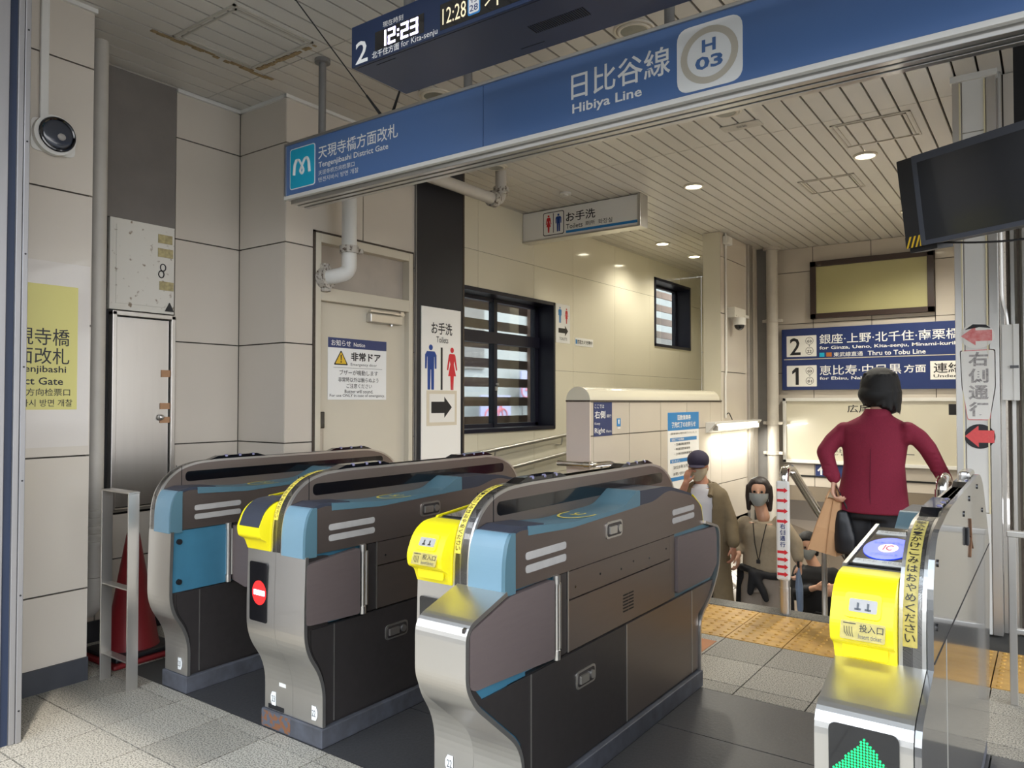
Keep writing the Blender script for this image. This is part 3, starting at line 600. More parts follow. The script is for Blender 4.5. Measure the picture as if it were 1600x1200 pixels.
# pipes
t = thing('ceiling_pipe', 'beige painted pipe under the ceiling with an elbow rising by the black pier', 'pipe', (-3.57, 4.8, 3.12))
b = nb(); tube(b, rpts([(-3.565, 4.79, 3.12), (-3.565, 4.79, 2.875), (-3.565, 3.20, 2.875), (-3.565, 3.20, 2.30)], .09, 8), .045, 18); obj('pipe', b, 'pipe', t, True)
for z in (2.96,): obj('coupling', cyl(nb(), (-3.565, 4.79, z-.03), (-3.565, 4.79, z+.03), .062, 18), 'clamp', t, True)
obj('coupling', cyl(nb(), (-3.565, 4.66, 2.875), (-3.565, 4.72, 2.875), .062, 18), 'clamp', t, True)
b = nb(); box(b, -3.64, -3.49, 4.775, 4.805, 2.945, 2.975, .004); obj('clamp_ears', b, 'clamp', t)
t = thing('drain_elbow', 'white pipe coming down before the door transom and bending into the wall', 'pipe', (-3.60, 3.2, 2.0))
b = nb(); tube(b, rpts([(-3.565, 3.20, 2.60), (-3.565, 3.20, 2.085), (-3.62, 3.13, 2.055), (-3.77, 3.10, 2.05)], .10, 8), .047, 18); obj('pipe', b, 'white', t, True)
obj('coupling', cyl(nb(), (-3.565, 3.20, 2.205), (-3.565, 3.20, 2.25), .060, 20), 'clamp', t, True)
b = nb(); box(b, -3.58, -3.53, 3.25, 3.29, 2.212, 2.243, .006); obj('bolt_ear', b, 'clamp', t)
p = Vector((-3.71, 3.112, 2.05)); q = Vector((-3.655, 3.122, 2.052)); obj('coupling', cyl(nb(), p, q, .068, 20), 'clamp', t, True)
b = nb(); box(b, -3.72, -3.66, 3.085, 3.13, 2.105, 2.14, .006); box(b, -3.72, -3.66, 3.09, 3.14, 1.965, 1.99, .006); obj('bolt_ears', b, 'clamp', t)
t = thing('drain_pipe', 'tall beige drain pipe at the end of the left wall with bulging couplings', 'pipe', (-3.93, 1.845, 0.3))
b = nb(); cyl(b, (-3.93, 1.85, .74), (-3.93, 1.85, 3.12), .040, 18); cyl(b, (-3.93, 1.85, .36), (-3.93, 1.85, .74), .045, 18); obj('pipe', b, 'pipe', t, True)
for z in (.56, .60, .64, .68, .715): obj('coupling', cyl(nb(), (-3.93, 1.85, z), (-3.93, 1.85, z+.018), .058 if z != .64 else .064, 18), 'pipe', t, True)
b = nb(); tube(b, [(-3.93, 1.85, .40), (-3.93, 1.85, .34), (-3.93, 1.845, .26), (-3.95, 1.83, .21)], [.062, .062, .05, .03], 18); obj('trap', b, 'pipe', t, True)
t = thing('far_drain_pipe', 'tall white pipe standing in the far left corner beside the platform signs', 'pipe', (-2.72, 9.1, 0))
b = nb(); cyl(b, (-2.72, 9.1, -1.5), (-2.72, 9.1, 3.12), .066, 20); obj('pipe', b, 'pipe', t, True); obj('collar', cyl(nb(), (-2.72, 9.1, 3.09), (-2.72, 9.1, 3.12), .10, 20), 'pipe', t, True)
for z in (2.24, 1.02, .665):
    b = nb(); cyl(b, (-2.72, 9.1, z-.02), (-2.72, 9.1, z+.02), .078, 20); box(b, -2.83, -2.60, 9.07, 9.12, z-.018, z+.018, .006); obj('bracket', b, 'pipe', t, False)

# wall lamp with reflector
t = thing('wall_lamp', 'bright fluorescent wall lamp with a white reflector above the stairs', 'light', (-2.85, 8.2, 1.0))
b = nb(); prism(b, [(-2.9, 1.065), (-2.9, .955), (-2.885, .955), (-2.80, 1.05), (-2.80, 1.065)], 'y', 7.42, 8.92); rf = obj('reflector', b, 'white', t)
b = nb(); cyl(b, (-2.825, 7.52, 1.0), (-2.825, 8.82, 1.0), .019, 12); obj('tube', b, 'tube', t, True)
for y in (7.49, 8.82): obj('lamp_holder', bx(-2.85, -2.80, y, y+.03, .975, 1.03, .004), 'alu', t)
ld = bpy.data.lights.new('tube_light', 'AREA'); ld.shape = 'RECTANGLE'; ld.size = 1.3; ld.size_y = .04; ld.energy = 16; ld.color = (1, .96, .86)
lo = bpy.data.objects.new('tube_light', ld); COL.objects.link(lo); lo.location = (-2.80, 8.17, .97); lo.rotation_euler = (Vector((.45, 0, -1)).to_track_quat('-Z', 'Y').to_euler()); lo.rotation_euler = Matrix(((0, -.91, -.41), (1, 0, 0), (0, -.41, .91))).to_euler()
for x, y in ((-1.6, 11.2),):
    ld = bpy.data.lights.new('stair_fill_light', 'POINT'); ld.energy = 25; ld.color = DOWN_COL; ld.shadow_soft_size = .2; lo = bpy.data.objects.new('stair_fill_light', ld); COL.objects.link(lo); lo.location = (x, y, -1.4)  # added fill light for the lower passage, without any lamp fixture
# security camera
t = thing('security_camera', 'white dome security camera on a bracket on the wall by the pier', 'camera', (-2.86, 8.2, 2.15))
obj('bracket', bx(-2.9, -2.80, 8.03, 8.38, 2.20, 2.31, .004), 'worn', t); obj('arm', bx(-2.9, -2.84, 8.38, 8.62, 2.235, 2.265), 'white', t)
obj('housing', cyl(nb(), (-2.80, 8.17, 2.12), (-2.80, 8.17, 2.20), .068, 20), 'white', t, True)
b = nb(); ball(b, (-2.80, 8.17, 2.12), (.055, .055, .058), 3); obj('dome', b, 'black', t, True)
t = thing('conduit', 'thin white conduit running down the wall from the ceiling by the camera', 'conduit', (-2.89, 8.0, 1.1))
b = nb(); tube(b, [(-2.885, 7.99, 3.12), (-2.885, 7.99, 1.62), (-2.885, 7.96, 1.54), (-2.885, 7.96, 1.10)], .012, 8); obj('conduit', b, 'white', t, True); obj('junction', bx(-2.9, -2.84, 7.93, 8.09, 2.99, 3.08, .01), 'white', t)
b = nb(); tube(b, rpts([(-2.885, 7.96, 1.13), (-2.87, 8.02, 1.16), (-2.87, 8.12, 1.08)], .03), .006, 6); obj('cord', b, 'blackm', t)
# round speaker with its conduit on the left wall
t = thing('wall_speaker', 'round dark speaker in a white bezel on the left wall under a conduit', 'speaker', (-3.62, 1.515, 2.47))
b = nb(); frect(b, FX(-3.63), 1.415, 1.60, 2.39, 2.535, 0, .006, .03); obj('mount_plate', b, 'white', t); obj('bezel', disc(nb(), (-3.626, 1.505, 2.468), .088, 'x', .03, 32), 'white', t, True)
b = nb(); tube(b, [(-3.594, 1.512+.070*cos(k*pi/16), 2.472+.070*sin(k*pi/16)) for k in range(33)], .008, 8); obj('ring', b, 'black', t, True)
b = nb(); ball(b, (-3.596, 1.512, 2.472), (.012, .066, .066), 3); obj('cone', b, mat('smoky dome', (58, 62, 72), .15, coat=.5), t, True); b = nb(); ball(b, (-3.584, 1.525, 2.462), (.008, .018, .016)); obj('horn', b, 'slot', t, True)
t = thing('speaker_conduit', 'flat white conduit running up the left wall from the round speaker', 'conduit', (-3.62, 1.465, 2.53)); obj('conduit', bx(-3.63, -3.612, 1.447, 1.482, 2.53, 3.12, .004), 'white', t)
# poster on the left wall
t = thing('wall_poster', 'yellow taped poster with black lettering on the left wall', 'poster', (-3.62, 1.4, 1.1))
b = nb(); frect(b, FX(-3.63), .9, 1.675, 1.075, 1.905, 0, .003); obj('tape_frame', b, mat('taped vinyl', (205, 198, 190), .3, bump=.5, bscale=9, coat=.3), t)
b = nb(); frect(b, FX(-3.63), .92, 1.622, 1.243, 1.80, .003, .005); obj('sheet', b, 'posty', t)
F = FX(-3.63)
text(F, '天現寺橋', (1.292, 1.528, 1.587, 1.605), 'blk', t, .004, .0062); text(F, '方面改札', (1.292, 1.445, 1.587, 1.519), 'blk', t, .004, .0062)
text(F, 'Tengenjibashi', (1.300, 1.399, 1.574, 1.438), 'blk', t, .014, .0062); text(F, 'District Gate', (1.285, 1.353, 1.562, 1.386), 'blk', t, .014, .0062)
text(F, '天现寺桥方向检票口', (1.262, 1.304, 1.592, 1.337), 'blk', t, .004, .0062); text(F, '텐겐지바시 방면 개찰', (1.295, 1.256, 1.602, 1.289), 'blk', t, .004, .0062)
# notice on the door
t = thing('door_notice', 'white emergency door notice with a blue band and yellow triangle', 'sign', (-3.74, 3.44, 1.29))
b = nb(); frect(b, FX(-3.744), 3.185, 3.70, 1.29, 1.69, 0, .003, .004); obj('board', b, 'wht', t); F = FX(-3.744, .003)
b = nb(); frect(b, F, 3.185, 3.70, 1.626, 1.69, 0, .001); obj('header', b, 'navyblue', t)
texts(F, [('お知らせ', (3.21, 1.637, 3.375, 1.677)), ('Notice', (3.40, 1.641, 3.50, 1.667))], 'wht', t, .01, .0022)
b = nb(); fpoly(b, F, rpath([(3.232, 1.515), (3.353, 1.515), (3.293, 1.612)], .01), 0, .001); tr = obj('warning_triangle', b, 'blk', t); b = nb(); fpoly(b, F, rpath([(3.245, 1.523), (3.340, 1.523), (3.293, 1.600)], .008), .001, .0015); obj('triangle_field', b, 'hazard', tr)
b = nb(); fpoly(b, F, [(3.288, 1.582), (3.298, 1.582), (3.296, 1.545), (3.290, 1.545)], .0015, .002); fpoly(b, F, circ(3.293, 1.535, .0055), .0015, .002); obj('exclamation', b, 'blk', tr)
text(F, '非常ドア', (3.378, 1.545, 3.645, 1.603), 'blk', t, .028); text(F, 'Emergency door', (3.375, 1.508, 3.61, 1.532), 'grey', t)
texts(F, [('ブザーが鳴動します', (3.28, 1.450, 3.62, 1.485)), ('非常時以外は触らぬよう', (3.27, 1.405, 3.625, 1.437)), ('ご注意ください', (3.34, 1.366, 3.565, 1.396)), ('Buzzer will sound.', (3.325, 1.333, 3.575, 1.356)), ('For use ONLY in case of emergency.', (3.20, 1.303, 3.685, 1.327))], 'blk', t, .002)
b = nb(); frect(b, F, 3.23, 3.66, 1.497, 1.499, 0, .001); obj('rule', b, 'grey', t)
# toilets board on the black pier
t = thing('toilets_board', 'tall white toilets board on the black pier with blue and red figures', 'sign', (-3.69, 4.22, .4))
b = nb(); frect(b, FX(-3.70), 4.005, 4.447, .3, 1.972, 0, .006); obj('board', b, 'sign', t); F = FX(-3.70, .006)
text(F, 'お手洗', (4.11, 1.775, 4.345, 1.865), 'blk', t, .014); text(F, 'Toilets', (4.165, 1.715, 4.30, 1.76), 'blk', t, .003)
b = nb(); man_fig(b, F, 4.105, 1.365, .335); obj('man_figure', b, 'bluep', t); b = nb(); woman_fig(b, F, 4.345, 1.365, .325); obj('woman_figure', b, 'redp', t); b = nb(); frect(b, F, 4.215, 4.236, 1.365, 1.68); obj('divider', b, 'blk', t)
b = nb(); frect(b, F, 4.06, 4.40, 1.10, 1.36, .0, .001); obj('tape_patch', b, mat('yellowed tape', (214, 204, 182), .35), t); b = nb(); frect(b, F, 4.09, 4.375, 1.125, 1.335, .001, .002); ps = obj('arrow_sheet', b, 'paper', t)
b = nb(); fpoly(b, F, arrow(4.11, 4.34, 1.235, .042, .078, .085), .002, .003); obj('arrow', b, 'blackm', ps)
# small signs on the window wall
t = thing('small_toilets_sign', 'small white toilets sign with arrow beside the corridor window', 'sign', (-4.19, 6.74, 1.89))
b = nb(); frect(b, FX(-4.2), 6.605, 6.88, 1.895, 2.305, 0, .004); obj('board', b, 'wht', t); F = FX(-4.2, .004)
b = nb(); man_fig(b, F, 6.68, 2.105, .17); obj('man_figure', b, 'skyp', t); b = nb(); woman_fig(b, F, 6.81, 2.105, .165); obj('woman_figure', b, 'redp', t)
b = nb(); fpoly(b, F, arrow(6.65, 6.84, 2.025, .025, .055, .06)); obj('arrow', b, 'blk', t); text(F, 'TOILETS', (6.665, 1.925, 6.82, 1.955), 'grey', t)
t = thing('camera_notice', 'small white strip notice on the cream corridor wall', 'sign', (-4.19, 7.18, 1.9)); b = nb(); frect(b, FX(-4.2), 6.99, 7.38, 1.885, 1.972, 0, .003); obj('board', b, 'wht', t); text(FX(-4.2, .003), '防犯カメラ作動中', (7.04, 1.905, 7.36, 1.952), 'blk', t, .02); b = nb(); frect(b, FX(-4.2, .003), 7.0, 7.03, 1.905, 1.952); obj('icon', b, 'skyp', t)
# signs on the barrier wall
t = thing('keep_right_sign', 'navy keep right sign at the near end of the low stair wall', 'sign', (-2.89, 5.25, 1.0))
b = nb(); frect(b, FX(-2.9), 5.105, 5.40, 1.005, 1.272, 0, .003); obj('board', b, 'navyblue', t); F = FX(-2.9, .003)
text(F, 'ここでは', (5.115, 1.225, 5.265, 1.255), 'wht', t, .004); text(F, '右側', (5.115, 1.145, 5.285, 1.205), 'wht', t, .012); text(F, '通行', (5.305, 1.15, 5.385, 1.175), 'wht', t); text(F, 'Keep', (5.115, 1.09, 5.20, 1.115), 'wht', t); text(F, 'Right', (5.115, 1.018, 5.28, 1.07), 'wht', t, .01); text(F, 'Here', (5.30, 1.03, 5.385, 1.052), 'wht', t)
t = thing('small_sticker', 'tiny blue and white sticker beside the keep right sign', 'sticker', (-2.89, 5.52, 1.08)); b = nb(); frect(b, FX(-2.9), 5.485, 5.55, 1.075, 1.14, 0, .002); obj('sticker', b, 'skyp', t); b = nb(); fpoly(b, FX(-2.9, .002), [(5.505, 1.13), (5.53, 1.13), (5.527, 1.10), (5.518, 1.09), (5.508, 1.10)]); frect(b, FX(-2.9, .002), 5.492, 5.543, 1.055, 1.068); obj('mark', b, 'wht', t)
t = thing('ticket_notice', 'white notice with bright blue header on the low stair wall', 'poster', (-2.89, 6.85, .55))
b = nb(); frect(b, FX(-2.9), 6.48, 7.225, .45, 1.175, 0, .003); obj('sheet', b, 'wht', t); F = FX(-2.9, .003)
b = nb(); frect(b, F, 6.48, 7.225, 1.005, 1.175); hd = obj('header', b, 'skyp', t); texts(F, [('回数乗車券', (6.70, 1.10, 7.02, 1.15)), ('発売終了のお知らせ', (6.56, 1.03, 7.14, 1.085))], 'wht', hd, .02, .002)
text(F, '回数乗車券の発売を終了いたしました', (6.54, .965, 7.17, .985), 'blk', t)
for z in (.90, .70, .53):
    b = nb(); frect(b, F, 6.53, 7.17, z, z+.035); obj('subhead', b, 'skyp', t)
texts(F, [('発売終了する回数券', (6.56, .905, 6.85, .93)), ('払いもどし', (6.56, .705, 6.75, .73))], 'wht', t, .01, .002)
texts(F, [('・普通回数乗車券', (6.63, .86, 7.0, .885)), ('・時差回数乗車券', (6.63, .815, 7.0, .84)), ('・土休日回数乗車券', (6.63, .77, 7.05, .795)), ('2023年3月17日', (6.6, .64, 7.1, .675)), ('お問い合わせ', (6.6, .58, 6.9, .61))], 'blk', t, .01)
# ramp handrails and near rail
t = thing('ramp_handrail', 'double pale metal handrail along the cream corridor wall', 'handrail', (-4.1, 5.8, 0))
for z0, z1 in ((.80, .95), (.60, .77)):
    b = nb(); tube(b, [(-4.12, 4.75, z0), (-4.12, 5.35, z0+.03), (-4.12, 7.9, z1+.07), (-4.12, 8.3, z1+.07)], .019, 12); obj('rail', b, 'alu', t, True)
for y, z in ((5.45, .80), (6.6, .89), (7.7, .98)): b = nb(); tube(b, rpts([(-4.2, y, z-.06), (-4.13, y, z-.06), (-4.12, y, z+.03)], .02), .008, 8); obj('bracket', b, 'alu', t, True)
t = thing('end_handrail', 'short polished handrail looping round the end of the low stair wall', 'handrail', (-2.85, 5.0, .8))
b = nb(); tube(b, rpts([(-3.13, 4.95, .80), (-3.06, 4.95, .80), (-2.83, 4.95, .80), (-2.83, 5.25, .795), (-2.83, 5.6, .66), (-2.83, 9.0, -1.12)], .05), .021, 14); obj('rail', b, 'chrome', t, True)
for y, z in ((5.45, .70), (6.6, .11), (7.8, -.52)): b = nb(); tube(b, [(-2.9, y, z-.05), (-2.85, y, z-.05), (-2.83, y, z)], .008, 8); obj('bracket', b, 'chrome', t, True)
b = nb(); tube(b, [(-2.90, 5.10, .74), (-2.83, 5.10, .74), (-2.83, 5.10, .80)], .01, 8); obj('bracket', b, 'chrome', t, True); obj('joint_sleeve', cyl(nb(), (-2.89, 4.95, .80), (-2.84, 4.95, .80), .026, 14), 'chrome', t, True)

# ================================================================ FAR WALL
t = thing('light_board', 'blank olive cream light board in a dark frame high on the far wall', 'board', (-1.66, 9.25, 2.25))
b = nb()
for q in ((-2.315, -1.03, 2.25, 2.31), (-2.315, -1.03, 2.86, 2.925), (-2.315, -2.25, 2.25, 2.925), (-1.095, -1.03, 2.25, 2.925)): box(b, q[0], q[1], 9.22, 9.29, q[2], q[3], .003)
obj('frame', b, 'brownf', t); obj('panel', bx(-2.25, -1.095, 9.24, 9.285, 2.31, 2.86), 'board', t)
t = thing('platform_sign', 'wide navy platform direction sign with numbers 2 and 1 on the far wall', 'sign', (-1.55, 9.27, 1.41))
obj('board', bx(-2.655, -.42, 9.255, 9.29, 1.415, 2.145, .003), 'navyblue', t); F = FY(9.255, .0005)
def T(s, u0, v0, u1, v1, m='wht', bo=.01, d=.0015):
    bb = YB(9.255, u0, v0, u1, v1); return text(F, s, (bb[0], bb[1], bb[2], bb[3]), m, t, bo, d)
b = nb(); frect(b, F, -2.63, -.42, 1.775, 1.785); obj('divider', b, 'silver', t)
for z, n_, cs in ((1.81, '2', ('03', '22')), (1.455, '1', ('03', '01'))):
    b = nb(); frect(b, F, -2.598, -2.255, z, z+.25, 0, .001, .008); nbd = obj('number_plate', b, 'sign', t)
    if n_ == '1': b = nb(); fpoly(b, F, [(-2.535+.075*p[0], z+.02+.205*p[1]) for p in ((0, .80), (.55, 1), (1, 1), (1, 0), (.52, 0), (.52, .76), (0, .62))], .001, .002); obj('number', b, 'blk', nbd)
    else: text(F, n_, (-2.56 if n_ == '2' else -2.53, z+.02, -2.435 if n_ == '2' else -2.455, z+.225), 'blk', nbd, .012, .002)
    for k, c in enumerate(cs):
        cz = z+.185-k*.118; b = nb(); fpoly(b, F, circ(-2.335, cz, .045), .001, .0015); c0 = obj('badge', b, 'grey', nbd); b = nb(); fpoly(b, F, circ(-2.335, cz, .039), .0015, .002); obj('badge_disc', b, 'sign', nbd)
        text(F, c, (-2.36, cz-.022, -2.31, cz+.010), 'blk', nbd, .02, .0025); text(F, 'H', (-2.343, cz+.018, -2.327, cz+.03), 'blk', nbd, .01, .0025)
    text(F, '+', (-2.345, z+.118, -2.325, z+.135), 'blk', nbd, .02, .002)
x0 = -2.222
text(F, '銀座·上野·北千住·南栗橋', (x0, 1.95, -.80, 2.065), 'wht', t, .007); text(F, '方面', (-.76, 1.95, -.53, 2.035), 'wht', t, .016)
text(F, 'for Ginza, Ueno, Kita-senju, Minami-kurihashi', (x0, 1.875, -.69, 1.925), 'wht', t, .016)
b = nb(); frect(b, F, x0, x0+.055, 1.80, 1.85); obj('line_badge', b, 'cyan', t, label='pale blue badge'); b = nb(); frect(b, F, x0+.075, x0+.135, 1.80, 1.85); obj('line_badge', b, 'orange', t, label='orange badge')
text(F, '東武線直通', (x0+.155, 1.798, x0+.47, 1.85), 'wht', t, .006); text(F, 'Thru to Tobu Line', (x0+.52, 1.80, x0+1.10, 1.852), 'wht', t, .016)
text(F, '恵比寿·中目黒', (x0, 1.585, x0+.86, 1.70), 'wht', t, .007); text(F, '方面', (x0+.885, 1.595, x0+1.10, 1.685), 'wht', t, .016)
text(F, 'for Ebisu, Naka-meguro', (x0, 1.52, x0+.80, 1.567), 'wht', t, .016)
b = nb(); frect(b, F, -1.08, -.42, 1.515, 1.715); up = obj('underpass_plate', b, 'sign', t); text(F, '連絡通路', (-1.05, 1.585, -.50, 1.695), 'blk', up, .012, .002); text(F, 'Underpass', (-1.05, 1.528, -.68, 1.57), 'blk', up, .01, .002)
t = thing('map_board', 'pale framed glass map board on the far wall behind the woman', 'board', (-1.5, 9.25, .55))
b = nb()
for q in ((-2.64, -.42, .55, .59), (-2.64, -.42, 1.28, 1.32), (-2.64, -2.60, .55, 1.32)): box(b, q[0], q[1], 9.21, 9.29, q[2], q[3], .004)
obj('frame', b, 'white', t); obj('panel', bx(-2.60, -.42, 9.235, 9.285, .59, 1.28), 'cabinet', t); F = FY(9.235)
b = nb(); frect(b, F, -.91, -.62, 1.135, 1.25, 0, .001); np_ = obj('number_plate', b, 'blk', t); text(F, '2', (-.83, 1.155, -.75, 1.235), 'wht', np_, .02, .002)
text(F, '広尾駅', (-1.92, 1.15, -1.55, 1.24), 'blk', t, .01); texts(F, [('for Ginza', (-2.1, .76, -1.9, .79)), ('恵比寿', (-2.1, .69, -1.85, .735)), ('for Ebisu', (-2.1, .655, -1.85, .678))], 'blk', t, .006)
text(F, '−', (-1.33, .69, -1.24, .70), 'grey', t, .02)
t = thing('arrow_sign', 'small navy up arrow sign under the map board', 'sign', (-2.0, 9.28, .40)); b = nb(); frect(b, FY(9.3), -2.29, -1.7, .40, .535, 0, .006); obj('board', b, 'navyblue', t)
F = FY(9.3, .006)
for cx in (-2.225, -1.80): b = nb(); fpoly(b, F, [(cx-.01, .415), (cx+.01, .415), (cx+.01, .475), (cx+.03, .455), (cx+.043, .468), (cx, .515), (cx-.043, .468), (cx-.03, .455), (cx-.01, .475)]); obj('arrow', b, 'wht', t)

# ================================================================ COLUMN SIGNS, MONITOR, RIGHT SIDE
F = FY(4.903)
t = thing('column_upper_arrow', 'faded oval red arrow sheet taped at the top of the white column', 'sign', (-.34, 4.9, 1.52))
b = nb(); fpoly(b, F, circ(-.341, 1.645, .083, .070), 0, .004); obj('oval', b, 'paper', t); b = nb(); fpoly(b, F, arrow(-.27, -.418, 1.645, .03, .054, .07), .004, .005); obj('arrow', b, 'pinkp', t)
b = nb(); fpoly(b, F, [(-.40, 1.68), (-.36, 1.71), (-.30, 1.705), (-.275, 1.685), (-.33, 1.692)], .004, .005); obj('smudge', b, 'blackm', t)
t = thing('column_keep_right_sheet', 'taped white keep right sheet with faded grey characters on the column', 'sign', (-.34, 4.9, 1.03))
o_ = [(-.425, 1.565), (-.256, 1.568), (-.256, 1.36), (-.285, 1.175), (-.392, 1.175), (-.418, 1.36)]
b = nb(); fpoly(b, F, rpath(o_, .012), 0, .003); obj('border', b, 'pinkp', t); cx_, cy_ = -.34, 1.37; b = nb(); fpoly(b, F, rpath([(cx_+(p[0]-cx_)*.95, cy_+(p[1]-cy_)*.975) for p in o_], .012), .003, .004); obj('sheet', b, 'paper', t)
vtext(F, '右側通行', -.337, 1.555, .095, .372, 'fgrey', t, .03, .005)
t = thing('column_lower_arrow', 'oval sheet with a red arrow on black, lower on the column', 'sign', (-.335, 4.9, .86))
b = nb(); fpoly(b, F, circ(-.335, 1.085, .074, .068), 0, .003); obj('oval', b, 'blackm', t); b = nb(); fpoly(b, F, arrow(-.266, -.405, 1.085, .034, .06, .065), .003, .004); obj('arrow', b, mat('red arrow print', (228, 84, 84), .5, noise=.1, scale=60), t)
t = thing('wall_box', 'white rectangular wiring box with a conduit to the right of the column', 'box', (-.19, 4.95, 1.28))
obj('box', bx(-.228, -.150, 4.90, 4.985, 1.285, 1.70, .003), 'white', t); obj('lid', bx(-.173, -.147, 4.895, 4.90, 1.285, 1.70), 'white', t); b = nb(); tube(b, rpts([(-.20, 4.95, 1.70), (-.205, 4.95, 1.76), (-.225, 4.96, 1.85), (-.225, 4.96, 3.12)], .04), .009, 8); obj('conduit', b, 'alu', t, True); obj('latch', bx(-.19, -.15, 4.892, 4.896, 1.46, 1.475), 'grey', t)
# monitor
MA = radians(29); ML = Vector((-.50, 3.45, 2.09)); mu = Vector((cos(MA), -sin(MA), 0)); mn = Vector((-sin(MA), -cos(MA), 0)); tl = radians(9)
mv = (Vector((0, 0, 1))*cos(tl)+mn*sin(tl)); mN = (mn*cos(tl)-Vector((0, 0, 1))*sin(tl)); MF = Fr(ML, mu, mN, mv)
t = thing('monitor', 'large switched off black monitor tilted down at the upper right', 'monitor', tuple(ML+mu*.5))
W_, H_ = 1.10, .36
b = nb(); frect(b, MF, 0, W_, -H_/2, H_/2, -.14, 0, .004); obj('casing', b, 'blackm', t)
b = nb(); frect(b, MF, .075, W_, -H_/2+.0, H_/2, 0, .012, .003); obj('bezel', b, mat('monitor bezel', (66, 70, 80), .35), t)
b = nb(); frect(b, MF, .098, W_-.03, -H_/2+.018, H_/2-.03, .012, .014); obj('screen', b, mat('dark screen', (44, 46, 50), .14, coat=.4), t)
b = nb()
frect(b, MF, 0, .073, -H_/2, -H_/2+.045, 0, .002); frect(b, MF, 0, .12, -H_/2-.02, -H_/2, -.12, -.02); hz = obj('hazard_strip', b, 'blackm', t)
b = nb()
for k in range(4): a = .002+k*.020; fpoly(b, MF, [(a, -H_/2), (a+.008, -H_/2), (min(a+.028, .073), -H_/2+.045), (min(a+.020, .069), -H_/2+.045)], .002, .003)
obj('stripes', b, 'hazard', hz)
b = nb(); frect(b, MF, .66, .71, -H_/2+.04, -H_/2+.043, .014, .015); obj('status_mark', b, 'grey', t)
P0 = MF.p(.42, 0, -.12); b = nb(); box(b, P0.x-.03, P0.x+.03, P0.y-.03, P0.y+.03, P0.z, 3.12); obj('ceiling_post', b, 'blackm', t); b = nb(); tube(b, rpts([(P0.x-.035, P0.y-.03, 3.05), (P0.x, P0.y-.05, 2.9), (P0.x+.02, P0.y-.05, 2.6), (P0.x+.02, P0.y-.04, 2.3)], .1), .006, 6); obj('cable', b, 'slot', t)
b = nb(); a_ = MF.p(.12, -H_/2, -.06); c_ = MF.p(.9, -H_/2, -.06); tube(b, [a_+(c_-a_)*k/12-Vector((0, 0, .05*sin(pi*k/12))) for k in range(13)], .004, 6); obj('cable', b, 'blackm', t)
# barrier rail at the right edge
t = thing('side_rail', 'thin steel barrier rail at the right edge beyond the last gate', 'railing', (-.1, 3.9, 0))
obj('rail', bx(-.17, .9, 3.82, 3.86, .705, .73, .003), 'steel', t)
for x in (-.165, .4): obj('post', bx(x, x+.028, 3.825, 3.855, 0, .705, .002), 'steelv', t)
obj('rail', bx(-.14, .9, 3.825, 3.855, .30, .32, .002), 'steel', t)
# stair rails
t = thing('centre_handrail', 'polished steel centre handrail going down the stairs with a sleeve of red arrows', 'handrail', (-1.33, 4.66, 0))
b = nb(); tube(b, rpts([(-1.33, 4.66, .004), (-1.33, 4.66, .86), (-1.33, 4.80, .87), (-1.33, 4.98, .77), (-1.33, 9.5, -1.63)], .06), .028, 16); obj('rail', b, 'chrome', t, True); obj('base_sleeve', cyl(nb(), (-1.33, 4.66, .004), (-1.33, 4.66, .16), .033, 18), 'steel', t, True)
obj('collar', cyl(nb(), (-1.33, 4.66, .16), (-1.33, 4.66, .205), .03, 18), 'steel', t, True)
for y in (5.62, 7.1, 8.6): z = .77-(y-4.98)*.531; obj('post', cyl(nb(), (-1.33, y, z), (-1.33, y, -.16*(int((y-4.75)/.3)+1)), .019, 12), 'steel', t, True)
b = nb(); box(b, -1.37, -1.29, 4.622, 4.645, .205, .80, .012); sl = obj('sleeve', b, 'white', t); F = FY(4.622, .0005)
for k in range(4):
    for zz in (.745-k*.062, .375-k*.044): b = nb(); fpoly(b, F, arrow(-1.362, -1.298, zz, .008, .016, .022)); obj('arrow', b, 'redp', sl)
vtext(F, '右側通行', -1.33, .545, .032, .145, 'navyblue', sl, .02)
t = thing('right_handrail', 'polished steel handrail end rising beside the last gate', 'handrail', (-.47, 4.72, 0))
b = nb(); tube(b, rpts([(-.50, 4.70, .004), (-.50, 4.70, .845), (-.50, 4.84, .86), (-.50, 5.02, .76), (-.50, 9.5, -1.61)], .06), .03, 16); obj('rail', b, 'chrome', t, True); obj('joint_sleeve', cyl(nb(), (-.50, 4.70, .70), (-.50, 4.70, .80), .036, 16), 'chrome', t, True)
# flat bar stand and cone at the left
t = thing('bar_stand', 'flat steel bar stand with two shelves in front of the left recess', 'stand', (-3.45, 1.735, 0))
obj('top_plate', bx(-3.572, -3.322, 1.71, 1.762, .868, .876, .002), 'steelv', t)
for x in (-3.57, -3.332): obj('leg', bx(x, x+.008, 1.71, 1.76, 0, .868, .001), 'steelv', t)
for z in (.44, .12): obj('shelf', bx(-3.562, -3.332, 1.715, 1.757, z, z+.006, .001), 'steelv', t)
t = thing('traffic_cone', 'dark red traffic cone standing behind the bar stand', 'cone', (-3.80, 1.94, 0))
b = nb(); tube(b, [(-3.80, 1.98, .02), (-3.80, 1.98, .06), (-3.80, 1.98, .60), (-3.80, 1.98, .635)], [.145, .125, .032, .022], 24); obj('cone', b, 'cone', t, True)
b = nb(); box(b, -3.98, -3.62, 1.80, 2.16, 0, .025, .012); obj('base', b, 'cone', t); obj('weight', bx(-3.96, -3.64, 1.82, 2.14, .025, .05, .01), 'blackm', t)

